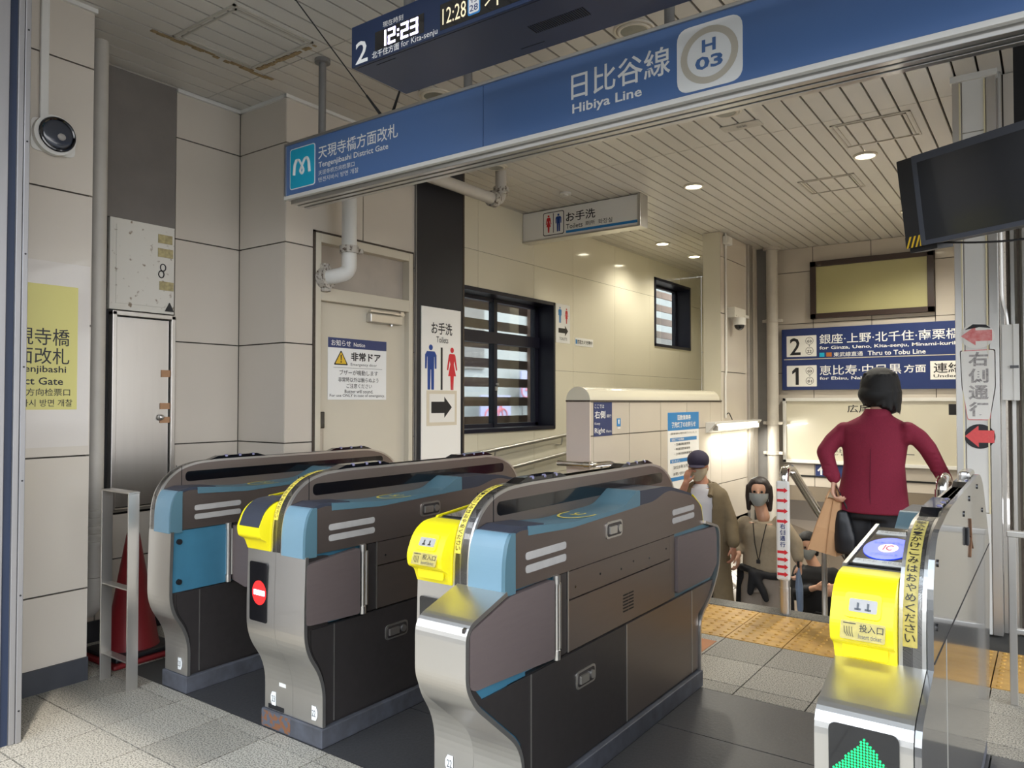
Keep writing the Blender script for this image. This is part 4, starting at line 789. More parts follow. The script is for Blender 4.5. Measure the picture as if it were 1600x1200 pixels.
# ================================================================ TICKET GATES
RAIL = [(1.782, .712), (1.784, .80), (1.80, .875), (1.84, .935), (1.90, .978), (1.98, 1.0), (2.10, 1.006), (3.06, 1.006), (3.17, .985), (3.26, .935), (3.315, .86), (3.33, .76), (3.33, .712)]
ARC = rpath(RAIL[:7], .05, 4, False)
def along(path, s):
    for a, b_ in zip(path, path[1:]):
        l = math.dist(a, b_)
        if s <= l: t = s/l; return (a[0]+(b_[0]-a[0])*t, a[1]+(b_[1]-a[1])*t), (Vector(b_)-Vector(a)).normalized()
        s -= l
    return path[-1], (Vector(path[-1])-Vector(path[-2])).normalized()
def arc_label(t, x0, x1, s0, s1, m, word, wm, up=True):
    b = nb(); N = 24; A, B_ = [], []
    for k in range(N+1):
        p, d = along(ARC, s0+(s1-s0)*k/N); n = (-d.y, d.x); A.append(b.verts.new((x0, p[0]+n[0]*.0015-.000, p[1]+n[1]*.0015))); B_.append(b.verts.new((x1, p[0]+n[0]*.0015, p[1]+n[1]*.0015)))
    for k in range(N): b.faces.new((A[k], A[k+1], B_[k+1], B_[k]))
    lb = obj('caution_strip', b, m, t)
    V, Fc = [], []; st = (s1-s0)/len(word)*.96
    for i, ch in enumerate(word):
        if ch == ' ': continue
        p, d = along(ARC, s1-(i+.5)*st-.006); n = Vector((0, -d.y, d.x)); F = Fr((0, p[0], p[1]), (1, 0, 0), n, (0, d.x, d.y)); w2 = (x1-x0)*.36; c = (x0+x1)/2
        putg(V, Fc, F, ch, (c-w2, -st*.4, c+w2, st*.4), .006, .003)
    mesh_obj('lettering', V, Fc, wm, lb); return lb
def hexa(t, cx, z, s, flip=False, y=1.86):
    F = FY(y, .0005); w_ = .019; h_ = .026; b = nb(); k = -1 if flip else 1
    fpoly(b, F, [(cx-w_*.7*k, z-h_), (cx+w_*.5*k, z-h_), (cx+w_*k, z-h_*.35), (cx+w_*k, z+h_*.35), (cx+w_*.5*k, z+h_), (cx-w_*.7*k, z+h_)], 0, .001)
    st = obj('sticker', b, 'wht', t, label='white number sticker'); text(F, s, (cx-.011, z-.012, cx+.009, z+.012), 'grey', st, 0, .0018)
def ic_ellipse(t, x0, x1, y, z, lit=False):
    G = Fr((0, 0, z), (1, 0, 0), (0, 0, 1), (0, 1, 0)); cx = (x0+x1)/2; b = nb(); N = 32; ro = (.062, .105); ri = (.054, .094)
    A = [b.verts.new(G.p(cx+ro[0]*cos(2*pi*k/N), y+ro[1]*sin(2*pi*k/N), .001)) for k in range(N)]; B_ = [b.verts.new(G.p(cx+ri[0]*cos(2*pi*k/N), y+ri[1]*sin(2*pi*k/N), .001)) for k in range(N)]
    for k in range(N): b.faces.new((A[k], A[(k+1) % N], B_[(k+1) % N], B_[k]))
    obj('reader_ring', b, 'ylabel', t); V, Fc = [], []; H = Fr((0, 0, z), (0, 1, 0), (0, 0, 1), (-1, 0, 0))
    putg(V, Fc, H, 'IC', (y-.03, -cx-.02, y+.03, -cx+.02), .01, .0015)
    putg(V, Fc, H, 'タッチ', (y+.12, -cx-.035, y+.19, -cx+.035), .01, .0015); mesh_obj('lettering', V, Fc, 'ylabel', t)
    b = nb(); frect(b, G, cx-.05, cx+.05, y+.215, y+.27, 0, .001); obj('label', b, 'ylabel', t)
def mirror_y(p): return [(5.115-a, b) for a, b in p][::-1]
def handle(t, X, y0, y1, z, h=.030):
    F = FX(X); b = nb(); frect(b, F, y0, y1, z-h, z+h, 0, .004, .018); hh = obj('lock_handle', b, 'steel', t); b = nb(); frect(b, F, y0+.008, y1-.008, z-h+.007, z+h-.007, .004, .005, .014); obj('recess', b, 'gatelow', hh)
    b = nb(); frect(b, F, y0+.018, (y0+y1)/2+.008, z-h*.45, z+h*.45, .005, .012, .002); obj('grip', b, 'steel', hh); obj('lock', disc(nb(), (X+.005, y1-.03, z), .014, 'x', .007), 'steel', hh)
def gate(lab, x0, x1, rx0, rx1, nums, yellow=None, bulge=None, flap='closed', mouth=True, reflect=False):
    """x0..x1 whole width; rx0..rx1 raised rail; right side (facing +x) is the side seen"""
    xc = (x0+x1)/2
    t = thing('ticket_gate', lab, 'ticket gate', (xc, 2.5, 0), 'row of ticket gates')
    # base
    obj('plinth', bx(x0-.008, x1+.008, 1.852, 3.27, 0, .07, .003), 'plinth', t)
    if yellow: obj('rust_stain', bx(x0-.006, x0+.17, 1.8508, 1.853, .006, .066), 'rusty', t)
    SX = x1-.014
    lowp = rpath([(1.875, .07), (1.875, .255), (1.80, .36), (1.80, .442), (3.33, .442), (3.33, .40), (3.262, .32), (3.262, .07)], [0, .08, .08, 0, 0, .1, .08, 0])
    obj('core', prism(nb(), [(p[0]+.005, p[1]) for p in lowp], 'x', x0+.004, SX-.002), 'gatelow', t)
    F = FX(SX)
    obj('lower_panel', fpoly(nb(), F, rpath([(1.880, .08), (1.921, .08), (1.921, .440), (1.815, .440), (1.815, .365), (1.880, .262)], [0, 0, 0, 0, .05, .08]) if not bulge else [(1.879, .08), (1.921, .08), (1.921, .440), (1.660, .440), (1.668, .428), (1.845, .278), (1.872, .245)], -.004, .004), 'gatelow', t)
    for a, c in ((1.926, 2.558), (2.563, 3.185)): obj('lower_panel', fpoly(nb(), F, [(a, .08), (c, .08), (c, .440), (a, .440)], -.004, .004), 'gatelow' if a < 2.3 or not bulge else 'bronze', t)
    fe = [(3.19, .08), (3.258, .08), (3.262, .32), (3.385, .372), (3.44, .44), (3.19, .44)] if bulge else [(3.19, .08), (3.258, .08), (3.262, .32), (3.31, .44), (3.19, .44)]
    obj('lower_panel', fpoly(nb(), F, fe, -.004, .004), 'bronze', t)
    for yy in (1.9235, 2.5605, 3.1875): obj('edge_strip', bx(SX+.003, SX+.006, yy-.002, yy+.002, .08, .440), 'steel', t)
    # middle block with recess
    obj('middle_core', bx(x0+.006, SX-.025, 1.80, 3.32, .44, .725), 'gatelow', t)
    obj('middle_panel', fpoly(nb(), F, [(2.147, .448), (2.955, .448), (2.955, .615), (2.147, .615)], -.03, .003), 'bronze', t); obj('middle_panel', fpoly(nb(), F, [(2.147, .620), (2.955, .620), (2.955, .712), (2.147, .712)], -.03, .003), 'bronze', t)
    obj('edge_strip', bx(SX+.001, SX+.005, 2.140, 2.145, .448, .715), 'steel', t); obj('hinge_panel', fpoly(nb(), F, [(2.095, .448), (2.137, .448), (2.137, .712), (2.095, .712)], -.03, .001), 'gatelow', t)
    obj('recess_plate', bx(SX-.028, SX-.016, 1.79, 2.10, .444, .715), 'tealb', t)
    b = nb()
    for k, yy in enumerate((2.19, 2.36, 2.52, 2.62, 2.76, 2.92)): disc(b, (SX+.003, yy, .655+.012*(k % 2)), .004, 'x', .0015, 8)
    obj('screws', b, 'black', t)
    if bulge:
        b = nb()
        for i in range(2):
            for j in range(6): frect(b, F, 2.535+i*.045, 2.575+i*.045, .490+j*.012, .495+j*.012, .003, .004)
        obj('speaker_slots', b, 'gap', t)
        # far flap
        fp = [(3.01, .455), (3.40, .455), (3.49, .505), (3.49, .65), (3.46, .685), (3.01, .69)]
        obj('far_recess', fpoly(nb(), F, [(2.96, .442), (3.43, .442), (3.50, .50), (3.50, .675), (3.40, .715), (2.96, .715)], -.04, -.006), 'teals', t)
        obj('far_flap', fpoly(nb(), F, rpath([(3.02, .462), (3.40, .462), (3.475, .51), (3.475, .65), (3.45, .690), (3.02, .700)], .012), -.006, .012), 'pad', t); obj('hinge_panel', fpoly(nb(), F, [(2.96, .448), (3.01, .448), (3.01, .712), (2.96, .712)], -.03, .001), 'bronze', t)
        obj('far_nose', strip(nb(), rpath([(3.262, .07), (3.262, .31), (3.39, .368), (3.505, .50), (3.505, .675), (3.33, .718)], [0, .08, .1, .06, .04, 0], 5, False), x1-.17, x1, .012), 'steel', t)
    # upper shell
    up = rpath([(1.80, .715), (1.795, .80), (1.82, .872), (1.87, .888), (2.16, .862), (2.50, .872), (2.66, .874), (2.80, .874), (2.948, .909), (3.21, .857), (3.31, .80), (3.33, .715)], [0, .05, .04, .03, .05, .05, 0, .05, .06, .08, .05, 0])
    obj('upper_shell', prism(nb(), up, 'x', x0+.004, SX+.003), 'bronze', t)
    obj('far_edge', strip(nb(), [(3.215, .862), (3.313, .80), (3.336, .715)], x1-.12, x1-.012, .004), 'yellow' if yellow else 'teals', t)
    # slots on the side
    for y0_, y1_ in ((1.895, 2.13), (2.985, 3.22)):
        if (y0_ > 2.5 and not bulge) or reflect: continue
        for z in (.793, .753) if y0_ < 2.5 else (.795, .760): obj('slot_light', frect(nb(), FX(SX+.003), y0_, y1_, z, z+.024, 0, .002, .012), 'slot', t)
    if not reflect: handle(t, SX+.003, 2.40, 2.525, .812); handle(t, SX+.003, 2.19, 2.32, .337)
    # deck (right of the rail)
    for a0, a1 in ((rx1, SX+.004),) + (((x0, rx0),) if rx0-x0 > .05 else ()):
        dp = [(1.87, .880), (1.87, .893), (2.16, .868), (2.50, .878), (2.56, .885), (2.655, .932), (2.68, .932), (2.68, .872)]
        fb = [(1.80, .868), (1.815, .884), (1.86, .898), (2.17, .869), (2.17, .86), (1.87, .88)]
        obj('top_cover', prism(nb(), [(1.812, .872), (1.825, .888), (1.87, .899), (2.0, .893), (2.0, .86), (1.84, .86)], 'x', a0+.002, a1-.003), 'navy', t)
        dk = obj('reader_deck', prism(nb(), rpath([(1.91, .868), (1.91, .896), (2.18, .874), (2.50, .882), (2.55, .888), (2.65, .934), (2.675, .934), (2.675, .872), (2.16, .856)], [0, 0, .05, .04, .03, .01, .01, 0, 0]), 'x', a0, a1+.002), 'teals', t)
        obj('exit_cover', prism(nb(), rpath([(2.676, .872), (2.676, .930), (2.95, .925), (3.20, .868), (3.20, .84), (2.95, .88)], [0, 0, .08, .05, 0, 0]), 'x', a0, a1-.002), 'navy', t)
        if a1-a0 > .1: ic_ellipse(dk, a0, a1, 2.32, .8772)
    # rail with slot
    inner = rpath([(1.95, .945), (3.19, .945), (3.19, .912), (1.95, .912)], .014)
    outer = rpath(RAIL, [0]+[.05]*(len(RAIL)-2)+[0], 4)
    for (a, c, nm) in ((rx0+.004, rx1-.004, 'rail_core'),): obj(nm, prism(nb(), [(p[0], p[1]) for p in outer], 'x', a+.004, c-.004), 'gatelow', t)
    for X, s in ((rx1-.004, 1), (rx0+.004, -1)):
        b = nb(); FF = Fr((X, 0, 0), (0, 1, 0), (s, 0, 0)) 
        fr_o = [(1.885, .955), (1.905, .972), (1.98, .994), (2.10, 1.0), (3.06, 1.0), (3.17, .978), (3.255, .93), (3.30, .88)]
        obj('rail_side', fpoly(b, FF, rpath([(1.79, .73), (1.79, .80), (1.806, .875), (1.845, .933), (1.90, .972), (1.98, .994), (2.10, 1.0), (3.06, 1.0), (3.17, .978), (3.255, .93), (3.31, .86), (3.325, .76), (3.325, .73)], .04, 3), 0, .003), 'bronze', t)
        b = nb(); frect(b, FF, 1.925, 3.175, .912, .958, .003, .0045, .022); obj('sensor_slot', b, 'black', t)
        obj('seam', bx(X+s*.003, X+s*.0045, 1.905, 1.908, .86, .985), 'gap', t)
    m2 = (rx0+rx1)/2
    for a, c in ((rx0, m2-.0006), (m2+.0006, rx1)): obj('rail_band', strip(nb(), [p for p in rpath(RAIL, .05, 4, False)], a, c, .010), 'steel', t)
    for y0_ in (2.05, 2.77):
        b = nb(); prism(b, [(y0_, 1.004), (y0_+.05, 1.020), (y0_+.26, 1.022), (y0_+.32, 1.004)], 'x', rx0+.006, rx1-.006); sn = obj('sensor_cover', b, 'black', t)
        for k in range(3): b = nb(); ball(b, (rx1-.012, y0_+.09+k*.075, 1.017), (.008, .013, .008)); obj('sensor_lens', b, mat('lens glass', (120, 118, 150), .08, coat=1) if 'lens glass' not in bpy.data.materials else bpy.data.materials['lens glass'], sn, True)
    # blue nose to the right of the rail
    if not reflect:
        nose = rpath([(1.778, .706), (1.780, .80), (1.792, .855), (1.812, .886), (1.84, .886), (1.84, .706)], [0, .03, .03, .02, 0, 0]); obj('nose_cover', prism(nb(), nose, 'x', rx1, x1-.016), 'teal', t)
        obj('nose_edge', prism(nb(), [(p[0]+.001 if p[0] < 1.82 else p[0]-.006, p[1]) for p in nose], 'x', x1-.016, x1-.004), 'teals', t)
    # steel front sheet
    sh = rpath([(1.862, .072), (1.862, .245), (1.775, .375), (1.775, .52), (1.780, .712)], [0, .11, .11, 0, 0], 7, False)
    if not bulge:
        nsp = 2 if x1-x0 > .25 else 1
        for k in range(nsp): a = x0+(x1-x0)*k/nsp; c = x0+(x1-x0)*(k+1)/nsp; obj('front_sheet', strip(nb(), sh, a+.0005, c-.0005, .014), 'steel', t)
        obj('front_core', prism(nb(), [(p[0]+.013, p[1]) for p in sh]+[(1.90, .70), (1.90, .08)], 'x', x0+.004, SX-.004), 'gatelow', t)
    else:
        bx0, bx1 = bulge
        shb = rpath([(1.862, .072), (1.862, .235), (1.64, .425), (1.594, .49), (1.594, .66), (1.785, .722)], [0, .09, .03, .07, .045, 0], 7, False)
        obj('front_sheet', strip(nb(), shb, bx0, bx1, .014), 'steel', t)
        obj('front_core', prism(nb(), [(p[0]+.013, p[1]-.003) for p in shb[:-1]]+[(1.79, .705), (1.90, .70), (1.90, .08)], 'x', bx0+.003, bx1-.016), 'gatelow' if reflect else 'tealb', t)

        for a, c in ((x0, bx0),) if bx0-x0 > .02 else (): obj('front_sheet', strip(nb(), sh, a, c-.001, .014), 'steel', t); obj('front_core', prism(nb(), [(p[0]+.013, p[1]) for p in sh]+[(1.90, .70), (1.90, .08)], 'x', a+.004, c), 'gatelow', t)
    # yellow ticket mouth to the left of the rail
    if yellow:
        a, c = yellow
        yp = rpath([(1.778, .712), (1.762, .752), (1.735, .765), (1.728, .80), (1.755, .862), (1.80, .895), (1.86, .90), (1.90, .895), (1.90, .712)], [0, .01, .01, .03, .05, .03, .02, 0, 0])
        ty = obj('ticket_mouth', prism(nb(), yp, 'x', a, c-.001), 'yellow', t)
        w_ = c-a
        if mouth:
            p0 = Vector((0, 1.7375, .818)); vv = Vector((0, .5, .87)).normalized(); nn = Vector((0, -.87, .5)).normalized(); w_ = c-a; K = Fr((a, 1.736, .822), (1, 0, 0), nn, vv)
            K2 = Fr((a, 1.7345, .80), (1, 0, 0), Vector((0, -.93, .36)), Vector((0, .36, .93)))
            b = nb(); frect(b, K, w_*.22, w_*.80, -.004, .050, -.004, .004, .010); sl_ = obj('slot_surround', b, 'yellow', ty)
            b = nb(); frect(b, K, w_*.30, w_*.74, .008, .036, .004, .0055, .004); obj('ticket_slot', b, 'slot', ty); b = nb()
            for q in (.44, .60): frect(b, K, w_*q-.002, w_*q+.002, .012, .028, .0055, .0065); frect(b, K, w_*q-.006, w_*q+.006, .012, .016, .0055, .0065)
            obj('guide_pins', b, 'black', ty)
            L = K2; b = nb(); frect(b, L, w_*.18, w_*.88, -.028, .010, .003, .006, .004); lb = obj('label', b, 'gold', ty); text(L, '投入口', (a*0+w_*.48, -.010, w_*.85, .006), 'blk', ty, .006, .0068); text(L, 'Insert ticket', (w_*.47, -.024, w_*.83, -.014), 'grey', ty, 0, .0068)
            b = nb(); frect(b, L, w_*.22, w_*.42, .004, .006, .006, .0068)
            for q in range(4): tube(b, [L.p(w_*(.24+q*.04), -.002, .0068), L.p(w_*(.25+q*.04), -.014, .0068), L.p(w_*(.30+q*.03), -.022, .0068)], .0006, 4)
            obj('hand_drawing', b, 'blk', ty)
            b = nb(); frect(b, FY(1.762), a+w_*.15, c-w_*.12, .728, .756, 0, .004, .008); obj('lower_lip', b, 'yellow', ty)
        else:
            obj('black_hood', strip(nb(), [(p[0]-.001, p[1]+.001) for p in rpath([(1.733, .805), (1.755, .862), (1.80, .897), (1.88, .9025)], .04, 5, False)], a+.014, c-.006, -.003), 'navy', ty)
        # black card reader behind the mouth
        rp = [(1.875, .893), (1.895, .903), (2.27, .935), (2.29, .925), (2.29, .88), (1.9, .88)]
        rd = obj('card_reader', prism(nb(), rp, 'x', a+.001, c-.001), 'black', t); G = Fr((a, 1.895, .9035), (1, 0, 0), (0, -.085, 1), (0, 1, .085))
        if reflect:
            b = nb(); fpoly(b, G, circ(w_*.52, .155, .054, .105, 36), 0, .0015); ob = obj('lit_disc', b, 'ledb', rd); b = nb(); fpoly(b, G, circ(w_*.52, .155, .022, .04), .0015, .002); obj('lit_emblem', b, 'icpink', rd); text(G, 'IC', (w_*.44, .13, w_*.60, .18), 'redp', rd, .01, .003)
            texts(G, [('ICカードをタッチ', (w_*.22, .19, w_*.82, .215)), ('ここにタッチ', (w_*.28, .085, w_*.76, .105))], 'skyp', rd, 0, .003)
            for q, s_ in ((.005, 'チャージ　のりこし'), (.295, '交通系ICカード専用')): b = nb(); frect(b, G, w_*.1, w_*.98, q, q+.035, 0, .0015, .004); obj('label', b, 'paper', rd); text(G, s_, (w_*.16, q+.008, w_*.92, q+.027), 'fgrey', rd, 0, .003)
        ar = obj('reader_rim', prism(nb(), [(1.86, .893), (1.875, .905), (2.28, .942), (2.285, .93), (1.9, .89)], 'x', a-.003, a+.006), 'yellow' if not reflect else 'steel', t)
    for s, x, fl in nums: hexa(t, x, .118, s, fl)
    # flap
    if reflect: return t
    if flap == 'closed':
        f0 = 1.785 if not bulge else 1.617
        pts = [(f0, .463), (f0, .685), (2.045, .709), (2.045, .452)] if not bulge else [(1.614, .49), (1.614, .645), (1.70, .672), (1.80, .704), (2.045, .709), (2.045, .456), (1.70, .476), (1.64, .478)]
        b = nb(); fpoly(b, F, rpath(pts, .018), -.012, .014); es = [e for e in b.edges if len(e.link_faces) == 2 and abs(e.calc_face_angle(0)) > 1.2]; bmesh.ops.bevel(b, geom=es, offset=.005, segments=2, affect='EDGES'); obj('flap_door', b, 'pad', t, True)
        if bulge: obj('side_lip', fpoly(nb(), F, [(1.600, .50), (1.60, .655), (1.79, .717), (1.81, .70), (1.62, .64), (1.62, .505), (1.68, .44), (1.66, .425)], -.004, .006), 'gatelow', t)
    else:
        b = nb(); prism(b, rpath([(x1-.012, .455), (x1+.10, .43), (x1+.13, .46), (x1+.13, .66), (x1+.10, .69), (x1-.012, .705)], .012), 'y', 2.085, 2.115); es = [e for e in b.edges if len(e.link_faces) == 2 and abs(e.calc_face_angle(0)) > 1.2]; bmesh.ops.bevel(b, geom=es, offset=.008, segments=2, affect='EDGES'); obj('flap_door', b, 'pad', t, True)
        b = nb(); frect(b, F, 1.79, 2.055, .446, .712, -.02, -.002, .006); obj('pocket_plate', b, 'tealb', t); obj('pocket_plate', bx(SX-.002, SX+.002, 2.055, 2.08, .48, .69), 'teal', t)
        for z in (.49, .665): b = nb(); disc(b, (SX-.003, 1.825, z), .012, 'x', .012, 14); obj('rubber_stop', b, 'blackm', t)
    for z0_, z1_, r in ((.448, .478, .013), (.69, .718, .013), (.478, .69, .009)): obj('hinge', cyl(nb(), (SX+.008, 2.063, z0_), (SX+.008, 2.063, z1_), r, 14), 'steel', t, True)
    obj('hinge_bar', cyl(nb(), (SX+.006, 2.083, .478), (SX+.006, 2.083, .69), .007, 12), 'steel', t, True)
    return t
def no_entry(t, x0, x1):
    F = FY(1.776, .0); b = nb(); frect(b, F, x0, x1, .44, .665, 0, .003, .01); s_ = obj('display_window', b, 'black', t); b = nb(); cx = (x0+x1)/2+.006; fpoly(b, F, circ(cx, .55, .042, .046, 32), .003, .004); obj('red_disc', b, 'ledr', s_); b = nb(); frect(b, F, cx-.032, cx+.034, .541, .560, .004, .005); obj('white_bar', b, 'ledw', s_)
gate('narrow end gate at the far left with blue nose and its flap swung open', -3.28, -3.10, -3.28, -3.236, [('23', -3.157, False)], flap='open')
g2 = gate('middle ticket gate showing the red no entry disc, with its yellow nose and blue side', -2.549, -2.205, -2.408, -2.344, [('23', -2.49, True), ('22', -2.25, False)], yellow=(-2.549, -2.409), mouth=False)
no_entry(g2, -2.528, -2.42); arc_label(g2, -2.404, -2.380, .12, .42, 'ylabel', '駆込み注意!かけこみはおやめください', 'blk')
b = nb(); frect(b, FY(1.862), -2.525, -2.43, .075, .092, 0, .002); obj('name_plate', b, 'blackm', g2); b = nb(); frect(b, FY(1.862), -2.46, -2.42, .172, .186, 0, .001); obj('sticker', b, 'paper', g2)
g3 = gate('nearest large ticket gate in the centre with a boxed steel nose and yellow ticket mouth', -1.655, -1.305, -1.511, -1.447, [('22', -1.587, True)], yellow=(-1.655, -1.512), bulge=(-1.492, -1.305))
arc_label(g3, -1.507, -1.483, .10, .42, 'ylabel', '駆込み注意!かけこみはおやめください', 'blk')
b = nb(); frect(b, FY(1.776), -1.64, -1.53, .44, .665, 0, .003, .01); obj('display_window', b, 'black', g3)
b = nb(); frect(b, FY(1.862), -1.60, -1.535, .205, .222, 0, .002, .005); kp = obj('key_plate', b, 'wht', g3); b = nb(); frect(b, FY(1.862), -1.594, -1.555, .208, .218, .002, .003, .004); obj('keyhole', b, 'black', kp)
# right end gate with its tall side panel
g4 = gate('right end gate with a green arrow display, yellow ticket mouth and lit blue reader', -.40, -.222, -.274, -.222, [], yellow=(-.40, -.275), bulge=(-.40, -.222), flap='closed', reflect=True)
arc_label(g4, -.266, -.238, .05, .40, 'gold', '駆込み!かけこみはおやめください', 'blk')
F = FY(1.594, .0005); b = nb(); frect(b, F, -.372, -.245, .33, .645, 0, .003, .015); dsp = obj('arrow_display', b, 'black', g4)
b = nb(); cx, top = -.305, .628
def in_arrow(x, z):
    h = top-z
    return (abs(x-cx) < .03 and .07 < h < .26) or (0 <= h and abs(x-cx) < h*.82 and h < abs(x-cx)*1.22+.062 and abs(x-cx) < .058)
st = .0056
for i in range(24):
    for j in range(50):
        x = -.368+i*st; z = .35+j*st
        if in_arrow(x, z): fpoly(b, F, circ(x, z, .0022, None, 6), .003, .0045)
o = obj('green_arrow', b, 'ledg', dsp); o['kind'] = 'stuff'
# tall glossy side cover of the right end gate
sp = rpath([(1.872, .08), (1.872, .235), (1.65, .42), (1.594, .49), (1.594, .66), (1.780, .722), (1.785, .90), (1.85, .99), (2.10, 1.02), (3.02, 1.035), (3.16, .99), (3.43, .74), (3.43, .60), (3.30, .08)], [0, .09, .03, .07, .045, 0, .06, .06, .08, .12, .08, .04, .05, 0])
gl = mat('grey reflective side panel', (150, 148, 146), .12, .75, noise=.06, scale=4, coat=.3)
FR = FX(-.208)
obj('side_cover', fpoly(nb(), FR, sp, -.012, 0), gl, g4)
obj('cover_seam', fpoly(nb(), FR, [(1.79, .732), (3.42, .732), (3.42, .736), (1.79, .736)], 0, .001), 'gap', g4)
obj('cover_seam', fpoly(nb(), FR, [(2.0, .08), (2.003, .08), (2.003, .732), (2.0, .732)], 0, .001), 'alu', g4)
b = nb()
for yy, z in ((1.86, .93), (1.83, .80), (2.62, .99), (2.45, .965), (2.9, 1.0), (3.10, .90)): disc(b, (-.208, yy, z), .008, 'x', .003, 12)
obj('screw_caps', b, 'black', g4)
b = nb(); tube(b, [(-.206, 2.62, .93), (-.206, 2.64, .87), (-.206, 2.60, .82)], .003, 5); tube(b, [(-.206, 2.63, .88), (-.206, 2.70, .83)], .002, 5); obj('old_glue_mark', b, 'rust', g4)
obj('door_catch', bx(-.208, -.200, 2.49, 2.515, .87, .92, .003), 'blackm', g4)
b = nb(); box(b, -.26, -.222, 2.86, 3.02, 1.0, 1.05, .012); obj('scanner', b, 'chrome', g4)

# ================================================================ PEOPLE
def remesh(o, vox, sm=3, f=.6):
    m = o.modifiers.new('r', 'REMESH'); m.mode = 'VOXEL'; m.voxel_size = vox; m.use_smooth_shade = True
    s = o.modifiers.new('s', 'SMOOTH'); s.iterations = sm; s.factor = f
    dg = bpy.context.evaluated_depsgraph_get(); dg.update(); me = bpy.data.meshes.new_from_object(o.evaluated_get(dg)); o.modifiers.clear(); o.data = me; return o
def limb(bm, pts, rad, n=14):
    pts = [Vector(p) for p in pts]
    for i, (p, r) in enumerate(zip(pts, rad)): ball(bm, p, r, 2)
    for i in range(len(pts)-1): cyl(bm, pts[i], pts[i+1], rad[i], n, rad[i+1])
def rings(bm, R, n=24, a0=0, a1=2*pi, closed=True):
    """stack of rings (x, y, z, rx, ry)"""
    L = [[bm.verts.new((c[0]+c[3]*cos(a0+(a1-a0)*k/n), c[1]+c[4]*sin(a0+(a1-a0)*k/n), c[2])) for k in range(n)] for c in R]
    for a, b_ in zip(L, L[1:]):
        for k in range(n): bm.faces.new((a[k], a[(k+1) % n], b_[(k+1) % n], b_[k]))
    bm.faces.new(L[0][::-1]); bm.faces.new(L[-1])
def shell(bm, R, a0, a1, th, n=22):
    """open garment: rings from angle a0 to a1 with thickness"""
    L = []
    for c in R:
        o_ = [(c[0]+c[3]*cos(a0+(a1-a0)*k/n), c[1]+c[4]*sin(a0+(a1-a0)*k/n)) for k in range(n+1)]
        i_ = [(c[0]+(c[3]-th)*cos(a0+(a1-a0)*k/n), c[1]+(c[4]-th)*sin(a0+(a1-a0)*k/n)) for k in range(n, -1, -1)]
        L.append([bm.verts.new((p[0], p[1], c[2])) for p in o_+i_])
    m = len(L[0])
    for a, b_ in zip(L, L[1:]):
        for k in range(m): bm.faces.new((a[k], a[(k+1) % m], b_[(k+1) % m], b_[k]))
    for q, rv in ((L[0], 1), (L[-1], 0)):
        for k in range(n): f = (q[k], q[k+1], q[m-2-k], q[m-1-k]); bm.faces.new(f[::-1] if rv else f)
def hand(bm, w_, d, nrm, thumb, curl=.5, s=1.0):
    """palm, four fingers of different length and a thumb; d = fingers' direction, nrm = palm side, thumb = thumb side"""
    w_ = Vector(w_); d = Vector(d).normalized(); nrm = Vector(nrm); nrm = (nrm-d*nrm.dot(d)).normalized(); th = Vector(thumb); th = (th-d*th.dot(d)-nrm*th.dot(nrm)).normalized()
    for k, o_ in enumerate((.026, .009, -.009, -.026)):
        base = w_+d*(.078-.004*abs(k-1))*s+th*o_*s; limb(bm, [w_+d*.012*s+th*o_*.6*s, base], [.012*s, .0105*s], 8)
        L = (.038, .043, .040, .032)[k]*s; p = base; a = curl*.5
        for j in range(3):
            dd = (d*cos(a)+nrm*sin(a)); q = p+dd*L*(1, .7, .55)[j]; limb(bm, [p, q], [.0092*s, .0082*s], 8); p = q; a += curl
    p = w_+d*.02*s+th*.026*s; q = p+(d*.7+th*.6+nrm*.25).normalized()*.036*s; r = q+(d*.9+th*.2+nrm*.35).normalized()*.028*s; limb(bm, [p, q, r], [.013*s, .0105*s, .009*s], 8)
def head(bm, c, face, up=(0, 0, 1), s=1.0):
    c = Vector(c); f = Vector(face).normalized(); u = Vector(up); u = (u-f*u.dot(f)).normalized(); r = f.cross(u)
    def E(o_, rr):
        m = Matrix((r, f, u)).transposed().to_4x4(); bmesh.ops.create_icosphere(bm, subdivisions=3, radius=1, matrix=Matrix.Translation(c+r*o_[0]*s+f*o_[1]*s+u*o_[2]*s) @ m @ Matrix.Diagonal((rr[0]*s, rr[1]*s, rr[2]*s, 1)))
    E((0, -.012, .03), (.074, .092, .085)); E((0, .012, -.04), (.058, .066, .072)); E((0, .035, -.085), (.030, .030, .026))
    E((0, .090, -.020), (.012, .020, .022)); E((0, .078, .0), (.010, .016, .03)); E((0, .070, -.062), (.026, .014, .010))
    for q in (-1, 1): E((q*.074, -.005, -.01), (.010, .018, .030))
    return c, f, u, r
def face_bits(t, c, f, u, r, s=1.0):
    for q in (-1, 1):
        b = nb(); ball(b, c+f*.078*s+r*q*.030*s+u*.012*s, .0105*s, 2); obj('eye', b, 'eye', t, True)
